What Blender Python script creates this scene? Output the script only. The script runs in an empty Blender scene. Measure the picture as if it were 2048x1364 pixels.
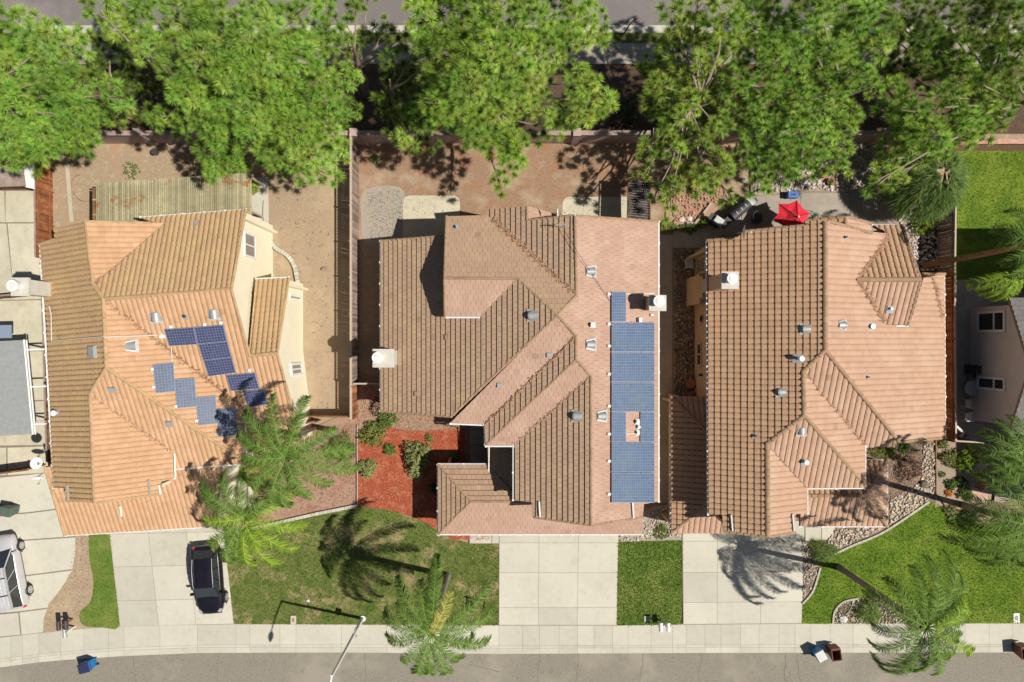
import bpy, math, random
import numpy as np
from mathutils import Vector, Matrix, noise as mnoise
from mathutils.geometry import tessellate_polygon
random.seed(7); rng = np.random.default_rng(7)
R = math.radians
scene = bpy.context.scene
COL = scene.collection

# ------------------------------------------------------------------ camera, sky, sun
CAMH = 46.0; S = 1/30.0                      # camera height, metres per photo pixel on the ground
cd = bpy.data.cameras.new('camera'); cam = bpy.data.objects.new('camera', cd); COL.objects.link(cam)
cam.location = (0, 0, CAMH); cam.rotation_euler = (0, 0, 0)
cd.sensor_width = 36; cd.lens = 36*CAMH/(2048*S); cd.clip_end = 2000
scene.camera = cam
SUN = Vector((0.562, -0.118, 0.819)).normalized()
w = bpy.data.worlds.new('World'); scene.world = w; w.use_nodes = True
nt = w.node_tree; bg = nt.nodes['Background']
sky = nt.nodes.new('ShaderNodeTexSky'); sky.sky_type = 'NISHITA'; sky.sun_disc = False
sky.sun_elevation = math.asin(SUN.z); sky.sun_rotation = math.atan2(SUN.x, SUN.y)
nt.links.new(sky.outputs[0], bg.inputs[0]); bg.inputs[1].default_value = 0.05
sl = bpy.data.lights.new('sun', 'SUN'); sl.energy = 5.0; sl.angle = R(0.6); sl.color = (1.0, 0.95, 0.87)
so = bpy.data.objects.new('sun', sl); COL.objects.link(so); so.rotation_euler = SUN.to_track_quat('Z', 'Y').to_euler()
scene.view_settings.view_transform = 'Standard'; scene.view_settings.look = 'None'
scene.view_settings.gamma = 1; scene.view_settings.exposure = 0.08

# ------------------------------------------------------------------ helpers
def P(px, py, z=0.0):
    k = S*(1-z/CAMH)
    return Vector(((px-1024)*k, (682-py)*k, z))

def tag(o, label=None, cat=None, group=None, kind=None):
    if label: o['label'] = label
    if cat: o['category'] = cat
    if group: o['group'] = group
    if kind: o['kind'] = kind
    return o

def empty(name, loc, label, cat, group=None, rz=0.0):
    o = bpy.data.objects.new(name, None); COL.objects.link(o)
    o.location = loc; o.rotation_euler = (0, 0, rz); o.empty_display_size = .2
    return tag(o, label, cat, group)

class MB:
    def __init__(s): s.v = []; s.f = []; s.t = []; s.m = []
    def face(s, pts, tint=1.0, mi=0):
        b = len(s.v)
        for p in pts: s.v.append(tuple(p)); s.t.append(tint)
        s.f.append(tuple(range(b, b+len(pts)))); s.m.append(mi)
    def box(s, c, size, rz=0.0, tint=1.0, mi=0, top=1.0, tilt=None):
        hx, hy, hz = [q/2 for q in size]; c = Vector(c)
        rot = Matrix.Rotation(rz, 3, 'Z')
        if tilt is not None: rot = tilt @ rot
        co = []
        for z, k in ((-hz, 1), (hz, top)):
            for x, y in ((-hx, -hy), (hx, -hy), (hx, hy), (-hx, hy)):
                co.append(c + rot @ Vector((x*k, y*k, z)))
        b = len(s.v); s.v += [tuple(q) for q in co]; s.t += [tint]*8
        for f in ((3,2,1,0),(4,5,6,7),(0,1,5,4),(1,2,6,5),(2,3,7,6),(3,0,4,7)):
            s.f.append(tuple(b+i for i in f)); s.m.append(mi)
    def tube(s, pts, rad, n=6, tint=1.0, mi=0, cap=True):
        pts = [Vector(p) for p in pts]
        if not hasattr(rad, '__len__'): rad = [rad]*len(pts)
        b = len(s.v)
        for i, p in enumerate(pts):
            d = (pts[min(i+1, len(pts)-1)]-pts[max(i-1, 0)])
            if d.length < 1e-6: d = Vector((0,0,1))
            d.normalize(); a = d.cross(Vector((0,0,1)) if abs(d.z) < .95 else Vector((1,0,0))).normalized(); c = d.cross(a)
            for k in range(n):
                t = 2*math.pi*k/n
                s.v.append(tuple(p + (a*math.cos(t)+c*math.sin(t))*rad[i])); s.t.append(tint)
        for i in range(len(pts)-1):
            for k in range(n):
                s.f.append((b+i*n+k, b+i*n+(k+1)%n, b+(i+1)*n+(k+1)%n, b+(i+1)*n+k)); s.m.append(mi)
        if cap:
            s.f.append(tuple(b+k for k in range(n))[::-1]); s.m.append(mi)
            s.f.append(tuple(b+(len(pts)-1)*n+k for k in range(n))); s.m.append(mi)
    def cyl(s, c, r, h, n=16, tint=1.0, mi=0, r2=None):
        c = Vector(c); s.tube([c, c+Vector((0,0,h))], [r, r if r2 is None else r2], n, tint, mi)
    def prism(s, pts, h, tint=1.0, mi=0):
        """top polygon pts extruded straight down by h"""
        top = [Vector(p) for p in pts]; b = len(s.v); n = len(top)
        s.v += [tuple(p) for p in top] + [(p.x, p.y, p.z-h) for p in top]; s.t += [tint]*(2*n)
        s.f.append(tuple(range(b, b+n))); s.f.append(tuple(range(b+2*n-1, b+n-1, -1))); s.m += [mi, mi]
        for i in range(n):
            j = (i+1) % n; s.f.append((b+j, b+i, b+n+i, b+n+j)); s.m.append(mi)
    def arrays(s, V, F, T, mi=0):
        b = len(s.v); s.v += [tuple(x) for x in V]; s.t += list(T)
        s.f += [tuple(b+i for i in q) for q in F]; s.m += [mi]*len(F)
    def build(s, name, mats, parent=None, world=True, smooth=False, sub=0):
        me = bpy.data.meshes.new(name)
        off = Vector((0,0,0))
        if parent is not None and world:
            q = parent
            while q is not None: off += q.location; q = q.parent
        vs = s.v if off.length == 0 else [(a-off.x, b-off.y, c-off.z) for a, b, c in s.v]
        me.from_pydata(vs, [], s.f)
        if not isinstance(mats, (list, tuple)): mats = [mats]
        for m in mats: me.materials.append(m)
        if len(mats) > 1: me.polygons.foreach_set('material_index', s.m)
        at = me.color_attributes.new('tint', 'FLOAT_COLOR', 'POINT')
        t = np.array(s.t, dtype=np.float32); arr = np.ones((len(t), 4), np.float32); arr[:, :3] = t[:, None]
        at.data.foreach_set('color', arr.ravel())
        if smooth: me.polygons.foreach_set('use_smooth', [True]*len(me.polygons))
        me.update()
        o = bpy.data.objects.new(name, me); COL.objects.link(o)
        if parent is not None: o.parent = parent
        if sub:
            md = o.modifiers.new('s', 'SUBSURF'); md.levels = sub; md.render_levels = sub
        return o

def raw_mesh(name, V, F3, T, mat, parent=None):
    """numpy triangles, fast. V Nx3 world, F3 Mx3, T N tints"""
    off = Vector((0,0,0)); q = parent
    while q is not None: off += q.location; q = q.parent
    V = V - np.array(off)[None, :]
    me = bpy.data.meshes.new(name); me.vertices.add(len(V)); me.vertices.foreach_set('co', V.astype(np.float32).ravel())
    me.loops.add(F3.size); me.loops.foreach_set('vertex_index', F3.astype(np.int32).ravel())
    me.polygons.add(len(F3)); me.polygons.foreach_set('loop_start', np.arange(0, F3.size, 3, dtype=np.int32))
    me.polygons.foreach_set('loop_total', np.full(len(F3), 3, np.int32))
    me.materials.append(mat)
    at = me.color_attributes.new('tint', 'FLOAT_COLOR', 'POINT')
    arr = np.ones((len(V), 4), np.float32); arr[:, :3] = T if T.ndim == 2 else T[:, None]
    at.data.foreach_set('color', arr.ravel()); me.update(); me.validate()
    o = bpy.data.objects.new(name, me); COL.objects.link(o)
    if parent is not None: o.parent = parent
    return o

MATS = {}
def mat(name, c1, c2=None, scale=3.0, c3=None, s3=.3, e3=(.5,.62), rough=.9, bump=0.0, bscale=40., detail=6, metal=0.0, transl=0.0, tint=True, spec=.3, e2=(.35,.65), c4=None, s4=1.0, e4=(.55,.6), c5=None, s5=.6, e5=(.6,.75)):
    m = bpy.data.materials.new(name); m.use_nodes = True; MATS[name] = m
    n = m.node_tree; L = n.links; b = n.nodes['Principled BSDF']
    b.inputs['Roughness'].default_value = rough; b.inputs['Metallic'].default_value = metal
    b.inputs['Specular IOR Level'].default_value = spec
    geo = n.nodes.new('ShaderNodeNewGeometry')
    def col(c):
        q = n.nodes.new('ShaderNodeRGB'); q.outputs[0].default_value = (*c, 1); return q.outputs[0]
    def ns(sc, det=detail, ro=.6):
        q = n.nodes.new('ShaderNodeTexNoise'); q.inputs['Scale'].default_value = sc; q.inputs['Detail'].default_value = det
        q.inputs['Roughness'].default_value = ro; L.new(geo.outputs['Position'], q.inputs['Vector']); return q.outputs[0]
    def mix(fac, a, bb, mode='MIX'):
        q = n.nodes.new('ShaderNodeMix'); q.data_type = 'RGBA'; q.blend_type = mode
        if isinstance(fac, float): q.inputs[0].default_value = fac
        else: L.new(fac, q.inputs[0])
        L.new(a, q.inputs[6]); L.new(bb, q.inputs[7]); return q.outputs[2]
    def ramp(x, e):
        q = n.nodes.new('ShaderNodeMapRange'); q.inputs[1].default_value = e[0]; q.inputs[2].default_value = e[1]
        L.new(x, q.inputs[0]); return q.outputs[0]
    c = col(c1)
    if c2: c = mix(ramp(ns(scale), e2), c, col(c2))
    if c3: c = mix(ramp(ns(s3, 5, .65), e3), c, col(c3))
    if c4: c = mix(ramp(ns(s4, 7, .7), e4), c, col(c4))
    if c5: c = mix(ramp(ns(s5, 9, .75), e5), c, col(c5))
    if tint:
        a = n.nodes.new('ShaderNodeAttribute'); a.attribute_name = 'tint'
        c = mix(1.0, c, a.outputs['Color'], 'MULTIPLY')
    L.new(c, b.inputs['Base Color'])
    if bump:
        q = n.nodes.new('ShaderNodeBump'); q.inputs['Strength'].default_value = bump; q.inputs['Distance'].default_value = .05
        L.new(ns(bscale, 8, .75), q.inputs['Height']); L.new(q.outputs[0], b.inputs['Normal'])
    if transl:
        t = n.nodes.new('ShaderNodeBsdfTranslucent'); L.new(c, t.inputs[0])
        x = n.nodes.new('ShaderNodeMixShader'); x.inputs[0].default_value = transl
        L.new(b.outputs[0], x.inputs[1]); L.new(t.outputs[0], x.inputs[2]); L.new(x.outputs[0], n.nodes['Material Output'].inputs[0])
    return m

# ground materials
mat('dirt', (0.383,0.289,0.187), (0.323,0.234,0.153), 6, (0.399,0.246,0.145), .5, (.52,.7), bump=.5, bscale=30, c4=(0.408,0.332,0.230), s4=2.2)
mat('dry_yard', (.38,.285,.19), (.32,.235,.155), 5, (.42,.32,.20), .35, (.5,.7), bump=.3, bscale=25, c4=(.38,.24,.15), s4=1.2, e4=(.58,.75))
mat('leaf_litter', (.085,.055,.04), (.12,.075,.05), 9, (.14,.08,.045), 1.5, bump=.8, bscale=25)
mat('needle_dirt', (.34,.22,.14), (.27,.165,.105), 8, (.40,.31,.21), .6, (.48,.66), bump=.5, bscale=30, c4=(.36,.16,.08), s4=1.1, e4=(.54,.66))
mat('asphalt', (.31,.275,.215), (.23,.205,.165), 14, (.33,.295,.23), .25, bump=.9, bscale=45, c4=(.19,.17,.14), s4=1.2, e4=(.62,.72), e2=(.40,.60), detail=12, c5=(.13,.115,.095), s5=.55, e5=(.60,.85))
mat('asphalt_north', (.20,.175,.17), (.17,.15,.145), 30, (.23,.20,.19), .2, bump=.4, bscale=60)
mat('concrete', (0.512,0.484,0.395), (0.470,0.446,0.362), 2.5, (0.536,0.508,0.418), .3, (.4,.65), bump=.15, bscale=40, c4=(0.423,0.385,0.291), s4=1.1, e4=(.56,.8), c5=(.33,.27,.18), s5=.9, e5=(.60,.92))
mat('concrete_yard', (0.528,0.490,0.365), (0.470,0.432,0.317), 2.0, (0.566,0.518,0.394), .4, bump=.15, bscale=40, c4=(0.413,0.355,0.250), s4=1.3, e4=(.54,.75), c5=(.33,.27,.18), s5=.9, e5=(.60,.92))
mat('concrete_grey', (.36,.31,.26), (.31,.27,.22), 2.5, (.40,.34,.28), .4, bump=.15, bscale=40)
mat('joint', (.20,.16,.12), (.26,.21,.16), 5)
mat('crack', (.12,.105,.09), (.18,.16,.13), 9)
mat('lawn_dry', (0.152,0.198,0.041), (0.202,0.225,0.064), 9, (0.414,0.331,0.166), .5, (.50,.63), bump=.6, bscale=25, c4=(0.106,0.170,0.028), s4=1.6, e4=(.48,.62), transl=.15)
mat('lawn_green', (0.115,0.196,0.025), (0.161,0.241,0.040), 8, (0.218,0.276,0.057), .5, (.45,.6), bump=.6, bscale=25, c4=(0.253,0.253,0.092), s4=3, e4=(.62,.72), transl=.15)
mat('lawn_bright', (0.138,0.230,0.017), (0.106,0.179,0.014), 6, (0.184,0.262,0.026), .45, (.44,.56), bump=.6, bscale=25, transl=.12, c4=(0.193,0.221,0.055), s4=.8, e4=(.58,.72), c5=(0.074,0.120,0.014), s5=1.6, e5=(.6,.75))
mat('mulch_red', (.42,.105,.05), (.27,.055,.028), 22, (.46,.18,.10), 1.5, bump=1.0, bscale=30, e2=(.42,.58), c4=(.24,.10,.06), s4=2.5, e4=(.58,.75))
mat('mulch_chip', (.62,.20,.09), (.40,.09,.045), 10)
mat('bark_brown', (.33,.21,.14), (.45,.30,.21), 18, (.36,.18,.11), 1.5, bump=1.0, bscale=30, e2=(.42,.58))
mat('pink_gravel', (.47,.31,.22), (.36,.20,.14), 20, (.40,.19,.13), .8, (.48,.66), bump=.9, bscale=35, c4=(.30,.19,.15), s4=1.6, e4=(.56,.68))
mat('grey_gravel', (.42,.37,.30), (.30,.27,.23), 25, (.40,.33,.24), 1.0, bump=.8, bscale=40)
mat('tan_soil', (.36,.28,.21), (.30,.23,.17), 6, (.40,.30,.22), .8, bump=.5, bscale=35)
mat('twiggy_soil', (.27,.20,.14), (.17,.12,.09), 16, (.40,.27,.17), .8, bump=1.0, bscale=30)
mat('stone', (.58,.52,.44), (.46,.38,.30), 7, (.60,.50,.36), 1.6, rough=.8)
mat('stone_white', (.62,.58,.54), (.52,.46,.42), 7, rough=.8)
mat('stone_dark', (.22,.18,.13), (.14,.12,.09), 7, (.30,.24,.16), 2, rough=.8)
mat('stone_orange', (.48,.24,.14), (.40,.28,.20), 7, rough=.8)
mat('brick', (.50,.22,.15), (.60,.40,.32), 6, bump=.3)
# roofs
mat('tile_b_sun', (0.458,0.298,0.218), (0.420,0.269,0.193), 2.2, (0.475,0.319,0.239), .5, bump=.2, bscale=30, c4=(0.361,0.231,0.160), s4=1.7, e4=(.62,.85), c5=(.20,.135,.075), s5=.8, e5=(.58,1.05))
mat('tile_b_shade', (0.404,0.270,0.181), (0.358,0.237,0.154), 2.5, (0.423,0.307,0.169), .6, (.54,.75), bump=.2, bscale=30, c4=(0.304,0.204,0.132), s4=3, e4=(.6,.8), c5=(0.224,0.139,0.073), s5=.8, e5=(.58,1.05))  # copy for slopes away from sun: shade in the colour, some yellow lichen
mat('tile_a_sun', (0.542,0.331,0.189), (0.499,0.301,0.168), 2.2, (0.568,0.353,0.211), .5, bump=.2, bscale=30, c4=(0.447,0.297,0.155), s4=1.2, e4=(.6,.8), c5=(.20,.135,.075), s5=.8, e5=(.58,1.05))
mat('tile_a_shade', (0.471,0.311,0.169), (0.416,0.273,0.144), 2.5, (0.462,0.320,0.157), .7, bump=.2, bscale=30, c4=(0.481,0.260,0.140), s4=.9, e4=(.62,.72), c5=(0.220,0.139,0.073), s5=.8, e5=(.58,1.05))  # darker, browner copy of tile_a_sun; shade put into the colour, plus lichen
mat('tile_c_sun', (0.491,0.315,0.214), (0.454,0.286,0.193), 2.2, (0.504,0.336,0.235), .5, bump=.2, bscale=30, c4=(0.353,0.223,0.147), s4=4.5, e4=(.66,.78), c5=(.20,.135,.075), s5=.8, e5=(.58,1.05))
mat('tile_c_shade', (0.458,0.289,0.177), (0.404,0.253,0.152), 2.5, (0.458,0.320,0.184), .8, (.5,.72), bump=.2, bscale=30, c4=(0.487,0.279,0.172), s4=.8, e4=(.55,.66), c5=(0.220,0.138,0.071), s5=.8, e5=(.58,1.05))  # tile_c_sun darkened for west and north slopes: painted shade, some lichen
mat('litter', (.42,.25,.15), (.34,.19,.11), 5)
mat('roof_grey_shade', (.20,.185,.18), (.15,.14,.135), 3, bump=.3, bscale=30)  # grey roof tile, darkened to carry the shadow lying on it
mat('ridge_tile', (0.357,0.230,0.145), (0.306,0.196,0.119), 3, (0.391,0.272,0.136), .8, (.5,.75))
mat('trim', (.30,.22,.15), (.26,.19,.13), 3)
mat('trim_white', (.74,.70,.64), (.68,.64,.58), 2)
mat('stucco_cream', (.86,.79,.60), (.82,.75,.56), 1.2, bump=.25, bscale=60)
mat('stucco_tan', (.52,.38,.25), (.48,.35,.23), 1.2, bump=.25, bscale=60)
mat('stucco_pink', (.60,.56,.54), (.55,.51,.49), 1.2, bump=.25, bscale=60)
mat('stucco_white', (.62,.59,.52), (.56,.53,.46), 2, bump=.3, bscale=40, c4=(.48,.45,.38), s4=2.5, e4=(.55,.75))
mat('masonry', (.40,.30,.26), (.33,.25,.23), 3, (.44,.33,.28), .5, bump=.4, bscale=30)
mat('metal_white', (.78,.77,.74), (.70,.69,.66), 4, rough=.5)
mat('metal_grey', (.42,.43,.42), (.36,.37,.36), 4, rough=.5, metal=.3)
mat('metal_dark', (.06,.06,.065), (.04,.04,.045), 4, rough=.5)
mat('glass_dark', (.03,.035,.04), rough=.08, spec=.8)
mat('glass_pane', (.28,.26,.22), (.20,.19,.17), 3, rough=.1, spec=.8)
mat('wood_red', (.36,.135,.055), (.26,.09,.04), 8, (.45,.19,.075), 1.4, bump=.5, bscale=20)
mat('wood_grey', (.33,.24,.20), (.27,.20,.17), 8, (.38,.29,.24), 1.4, bump=.5, bscale=20)
mat('wood_brown', (.22,.115,.06), (.16,.08,.045), 8, (.34,.17,.07), 1.4, bump=.5, bscale=20)
mat('wood_pale', (.50,.40,.31), (.44,.35,.27), 5)
mat('slat_olive', (0.391,0.348,0.212), (0.323,0.289,0.170), 4, (0.425,0.383,0.230), .8, c4=(0.357,0.178,0.076), s4=.75, e4=(.60,.63))
mat('solar_blue', (0.052,0.095,0.177), (0.066,0.113,0.196), 2, (0.074,0.118,0.174), .7, rough=.35, spec=.3)
mat('solar_dark', (.05,.055,.12), (.06,.065,.145), 2, rough=.4, spec=.25)
mat('solar_mid', (0.080,0.104,0.160), (0.068,0.088,0.144), 2, rough=.4, spec=.2)
mat('solar_back', (.22,.27,.36), rough=.6, spec=.2)
# plants
mat('pine_needle', (.33,.50,.065), (.24,.40,.048), 1.2, (.42,.56,.10), .35, rough=.55, transl=.12)
mat('pine_bark', (.30,.22,.16), (.18,.13,.10), 6, bump=.8, bscale=20)
mat('twig', (.36,.29,.22), (.26,.20,.15), 6)
mat('palm_leaf', (.105,.185,.028), (.145,.23,.04), 1.5, rough=.6, transl=.12, spec=.25)
mat('palm_leaf_bright', (.21,.33,.025), (.26,.37,.04), 1.5, rough=.6, transl=.25, spec=.25)
mat('palm_leaf_yellow', (.50,.46,.12), (.42,.42,.10), 2, rough=.6, transl=.3)
mat('palm_dead', (.36,.24,.12), (.28,.18,.09), 3, rough=.8)
mat('palm_trunk', (.30,.26,.22), (.22,.19,.16), 7, bump=.5, bscale=12)
mat('palm_boot', (.38,.22,.10), (.22,.12,.06), 7, bump=.5, bscale=20)
mat('leaf_mid', (.17,.26,.055), (.23,.33,.08), 2.5, rough=.7, transl=.25)
mat('leaf_yellow', (.30,.34,.08), (.24,.32,.07), 2.5, rough=.7, transl=.3)
mat('leaf_pale', (.40,.43,.17), (.32,.37,.13), 2.5, rough=.7, transl=.1)
mat('leaf_lime', (.34,.44,.05), (.25,.38,.04), 2.5, rough=.7, transl=.3)
mat('leaf_dark', (.06,.115,.03), (.09,.16,.045), 2.5, rough=.7, transl=.25)
mat('leaf_weep', (.13,.21,.045), (.18,.27,.07), 1.0, rough=.8, transl=.2)
mat('leaf_brown', (.28,.16,.11), (.34,.24,.17), 2.5, rough=.8)
mat('flower_orange', (.80,.30,.03), (.85,.40,.05), 4)
# objects
mat('paint_silver', (.60,.59,.60), (.56,.55,.56), 1, rough=.3, metal=.25, spec=.5)
mat('paint_black', (.010,.009,.014), (.013,.011,.017), 1, rough=.22, spec=.5)
mat('tyre', (.03,.03,.03), rough=.8)
mat('rim', (.55,.55,.56), rough=.3, metal=.6)
mat('red_lamp', (.55,.03,.02), rough=.3)
mat('lamp_clear', (.35,.35,.37), rough=.2)
mat('plastic_blue', (.02,.22,.55), (.02,.18,.46), 3, rough=.45)
mat('plastic_navy', (.03,.035,.09), rough=.45)
mat('plastic_brown', (.20,.075,.04), (.16,.06,.035), 3, rough=.5)
mat('plastic_green', (.10,.14,.11), (.08,.12,.09), 3, rough=.5)
mat('plastic_white', (.75,.74,.72), rough=.5)
mat('fabric_red', (.72,.03,.05), (.64,.025,.045), 3, rough=.8)
mat('terracotta', (.40,.17,.10), (.34,.14,.08), 5)
mat('solar_table', (.52,.50,.47), (.42,.40,.37), 5, rough=.6)
mat('hose_green', (.30,.48,.32), rough=.5)
mat('cooler_blue', (.05,.13,.40), (.06,.15,.42), 3, rough=.5)

M = MATS
# ------------------------------------------------------------------ ground sheets
def pip(x, y, poly):
    c = False; n = len(poly); j = n-1
    for i in range(n):
        xi, yi = poly[i]; xj, yj = poly[j]
        if (yi > y) != (yj > y) and x < (xj-xi)*(y-yi)/(yj-yi)+xi: c = not c
        j = i
    return c
LAYER = [0.004]
def sheet(name, poly, m, z=None, curve=False, kind='structure'):
    if z is None: LAYER[0] += .004; z = LAYER[0]
    pts = [P(x, y) for x, y in poly]
    for p in pts: p.z = z
    tris = tessellate_polygon([pts])
    b = MB(); b.v = [tuple(p) for p in pts]; b.t = [1.0]*len(pts); b.f = [tuple(t) for t in tris]; b.m = [0]*len(tris)
    # ensure facing up
    b.f = [f if (Vector(b.v[f[1]])-Vector(b.v[f[0]])).cross(Vector(b.v[f[2]])-Vector(b.v[f[0]])).z > 0 else f[::-1] for f in b.f]
    o = b.build(name, m); tag(o, kind=kind); return o
def smooth_poly(pts, n=6):
    """closed Catmull-Rom through px points"""
    out = []; L = len(pts)
    for i in range(L):
        p0, p1, p2, p3 = [Vector(pts[(i+k-1) % L]) for k in range(4)]
        for j in range(n):
            t = j/n
            q = .5*((2*p1)+(p2-p0)*t+(2*p0-5*p1+4*p2-p3)*t*t+(3*p1-p0-3*p2+p3)*t**3)
            out.append((q.x, q.y))
    return out
def spline(pts, n=6):
    out = []; L = len(pts)
    for i in range(L-1):
        p0 = Vector(pts[max(i-1,0)]); p1 = Vector(pts[i]); p2 = Vector(pts[i+1]); p3 = Vector(pts[min(i+2,L-1)])
        for j in range(n):
            t = j/n; q = .5*((2*p1)+(p2-p0)*t+(2*p0-5*p1+4*p2-p3)*t*t+(3*p1-p0-3*p2+p3)*t**3); out.append(tuple(q))
    out.append(tuple(pts[-1])); return out

GUT = [(-900,1420),(-300,1362),(0,1335),(100,1322),(250,1312),(400,1306),(700,1305),(1000,1308),(1400,1306),(2048,1305),(3000,1304)]
WALK = [(-900,1360),(-300,1305),(0,1275),(85,1265),(160,1258),(241,1252),(470,1248),(1000,1250),(1365,1248),(2048,1245),(3000,1243)]
g = [(-900,52),(3000,50)] + GUT[::-1]
sheet('ground', g, M['dirt'], z=0.0)
sheet('street', [(-900,1290),(3000,1290),(3000,1640),(-900,1640)], M['asphalt'], z=-.12)
sheet('street', [(-900,-280),(3000,-280),(3000,60),(-900,60)], M['asphalt_north'], z=-.12)
sheet('terrain', [(-9000,-9000),(11000,-9000),(11000,9000),(-9000,9000)], M['dry_yard'], z=-.2)

def kerb(pts, wpx, z0=-.12, z1=.0):
    pass
# kerb faces (real step)
b = MB()
for i in range(len(GUT)-1):
    a, c = P(*GUT[i]), P(*GUT[i+1]); b.face([(a.x,a.y,-.15),(c.x,c.y,-.15),(c.x,c.y,.012),(a.x,a.y,.012)])
a, c = P(-900,52), P(3000,50); b.face([(a.x,a.y,-.15),(a.x,a.y,.012),(c.x,c.y,.012),(c.x,c.y,-.15)])
tag(b.build('kerb', M['concrete']), kind='structure')

def slabs(name, m, cells, z, gap=.022, tv=.085):
    b = MB()
    for q in cells:
        pts = [P(*p) for p in q]; c = sum(pts, Vector())/len(pts)
        for p in pts:
            d = p-c; p -= Vector((math.copysign(gap/2, d.x), math.copysign(gap/2, d.y), 0)); p.z = z
        if (pts[1]-pts[0]).cross(pts[2]-pts[0]).z < 0: pts = pts[::-1]
        b.face(pts, 1+random.uniform(-tv, tv))
    return tag(b.build(name, m), kind='structure')
def lerp(a, b, t): return (a[0]+(b[0]-a[0])*t, a[1]+(b[1]-a[1])*t)
def ycurve(C, x):
    for i in range(len(C)-1):
        if C[i][0] <= x <= C[i+1][0]: return C[i][1]+(C[i+1][1]-C[i][1])*(x-C[i][0])/(C[i+1][0]-C[i][0])
    return C[-1][1]
# side walk: joint bed, flags, gutter pan
sheet('sidewalk_bed', WALK + GUT[::-1], M['joint'], z=.006)
xs = [-300,-230,-160,-100,-50,0,22,45,78,122,168,217,248,320,395,472,500,560,592,683,774,860,925,998,1045,1079,1118,1155,1188,1225,1256,1302,1345,1372,1410,1442,1481,1518,1558,1590,1620,1660,1706,1754,1795,1840,1890,1930,1978,2024,2070,2130,2200,2300,2400]
cells = []; pan = []
for x0, x1 in zip(xs, xs[1:]):
    f = .72
    t0, t1 = ycurve(WALK, x0), ycurve(WALK, x1); g0, g1 = ycurve(GUT, x0), ycurve(GUT, x1)
    cells.append([(x0,t0),(x1,t1),(x1,t1+(g1-t1)*f),(x0,t0+(g0-t0)*f)])
    pan.append([(x0,t0+(g0-t0)*f),(x1,t1+(g1-t1)*f),(x1,g1),(x0,g0)])
slabs('sidewalk', M['concrete'], cells, .012, .016)
slabs('gutter', M['concrete'], [[q[0],q[1],lerp(q[1],q[2],.3),lerp(q[0],q[3],.3)] for q in pan]+[[lerp(q[0],q[3],.3),lerp(q[1],q[2],.3),q[2],q[3]] for q in pan], .012, .014, .07)

def grid(c00, c10, c11, c01, us, vs):
    out = []
    for u0, u1 in zip(us, us[1:]):
        for v0, v1 in zip(vs, vs[1:]):
            f = lambda u, v: lerp(lerp(c00, c10, u), lerp(c01, c11, u), v)
            out.append([f(u0,v0), f(u1,v0), f(u1,v1), f(u0,v1)])
    return out
# --- yards
sheet('yard_soil', [(104,285),(716,285),(716,850),(560,850),(560,440),(104,480)], M['dry_yard'])
sheet('yard_soil', [(104,285),(560,285),(560,360),(104,480)], M['dirt'])
sheet('yard_soil', [(718,285),(1330,285),(1330,470),(718,480)], M['needle_dirt'])
sheet('gravel_patch', smooth_poly([(730,380),(800,375),(812,420),(805,480),(735,490),(722,430)]), M['grey_gravel'])
def rpad(x0,y0,x1,y1,r=14):
    o=[]
    for cx,cy,a0 in ((x0+r,y0+r,180),(x1-r,y0+r,270)):
        for k in range(7): a=R(a0+15*k); o.append((cx+r*math.cos(a), cy+r*math.sin(a)))
    return o+[(x1,y1),(x0,y1)]
sheet('patio', rpad(806,391,920,500), M['concrete_yard'])
sheet('patio', rpad(1125,394,1262,460), M['concrete_yard'])
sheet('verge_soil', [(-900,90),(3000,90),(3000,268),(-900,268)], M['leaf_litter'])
sheet('verge_grass', [(-900,64),(3000,64),(3000,90),(-900,90)], M['lawn_dry'])
sheet('sidewalk', [(-900,86),(3000,86),(3000,128),(-900,128)], M['concrete_grey'])
sheet('gutter', [(-900,52),(3000,50),(3000,66),(-900,66)], M['concrete'])
# concrete, far left
left_conc = [(-200,380),(78,380),(98,940),(120,1000),(152,1064),(152,1105),(141,1150),(120,1180),(98,1205),(88,1235),(86,1264),(0,1274),(-200,1292)]
sheet('driveway_bed', left_conc, M['joint'])
z = LAYER[0]+.005
slabs('patio', M['concrete_yard'], [[(-200,380),(10,382),(12,445),(-200,445)],[(12,382),(76,382),(79,445),(12,445)],[(-200,447),(14,447),(30,600),(-200,604)],[(16,447),(79,447),(86,598),(30,600)],
    [(-200,606),(84,600),(88,700),(-200,703)],[(-200,705),(88,702),(92,800),(-200,802)],[(-200,804),(92,802),(95,890),(-200,893)],[(-200,895),(14,895),(14,950),(-200,955)],[(16,895),(95,892),(98,945),(16,950)]], z)
slabs('driveway', M['concrete'], [[(-200,962),(0,955),(100,945),(122,1016),(60,1024),(-200,1045)],
    [(-200,1047),(60,1026),(122,1018),(152,1072),(50,1079),(-200,1098)],[(-200,1100),(50,1081),(152,1074),(152,1105),(146,1138),(60,1149),(-200,1168)],
    [(-200,1170),(60,1151),(145,1140),(134,1160),(116,1186),(98,1208),(97,1215),(40,1222),(-200,1243)],[(40,1224),(96,1217),(89,1235),(87,1264),(44,1269)],[(-200,1245),(38,1225),(42,1269),(0,1273),(-200,1291)]], z)
# planting strip + lawn, left
sheet('planting_strip', [(152,1066),(218,1062),(241,1252),(86,1264),(88,1235),(98,1205),(120,1180),(141,1150),(152,1105)], M['dry_yard'])
lawn2 = smooth_poly([(179,1070),(190,1062),(220,1062),(226,1100),(232,1160),(241,1250),(205,1254),(168,1250),(160,1225),(182,1202),(188,1160),(180,1120)], 3)
sheet('lawn', lawn2, M['lawn_green'])
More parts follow.
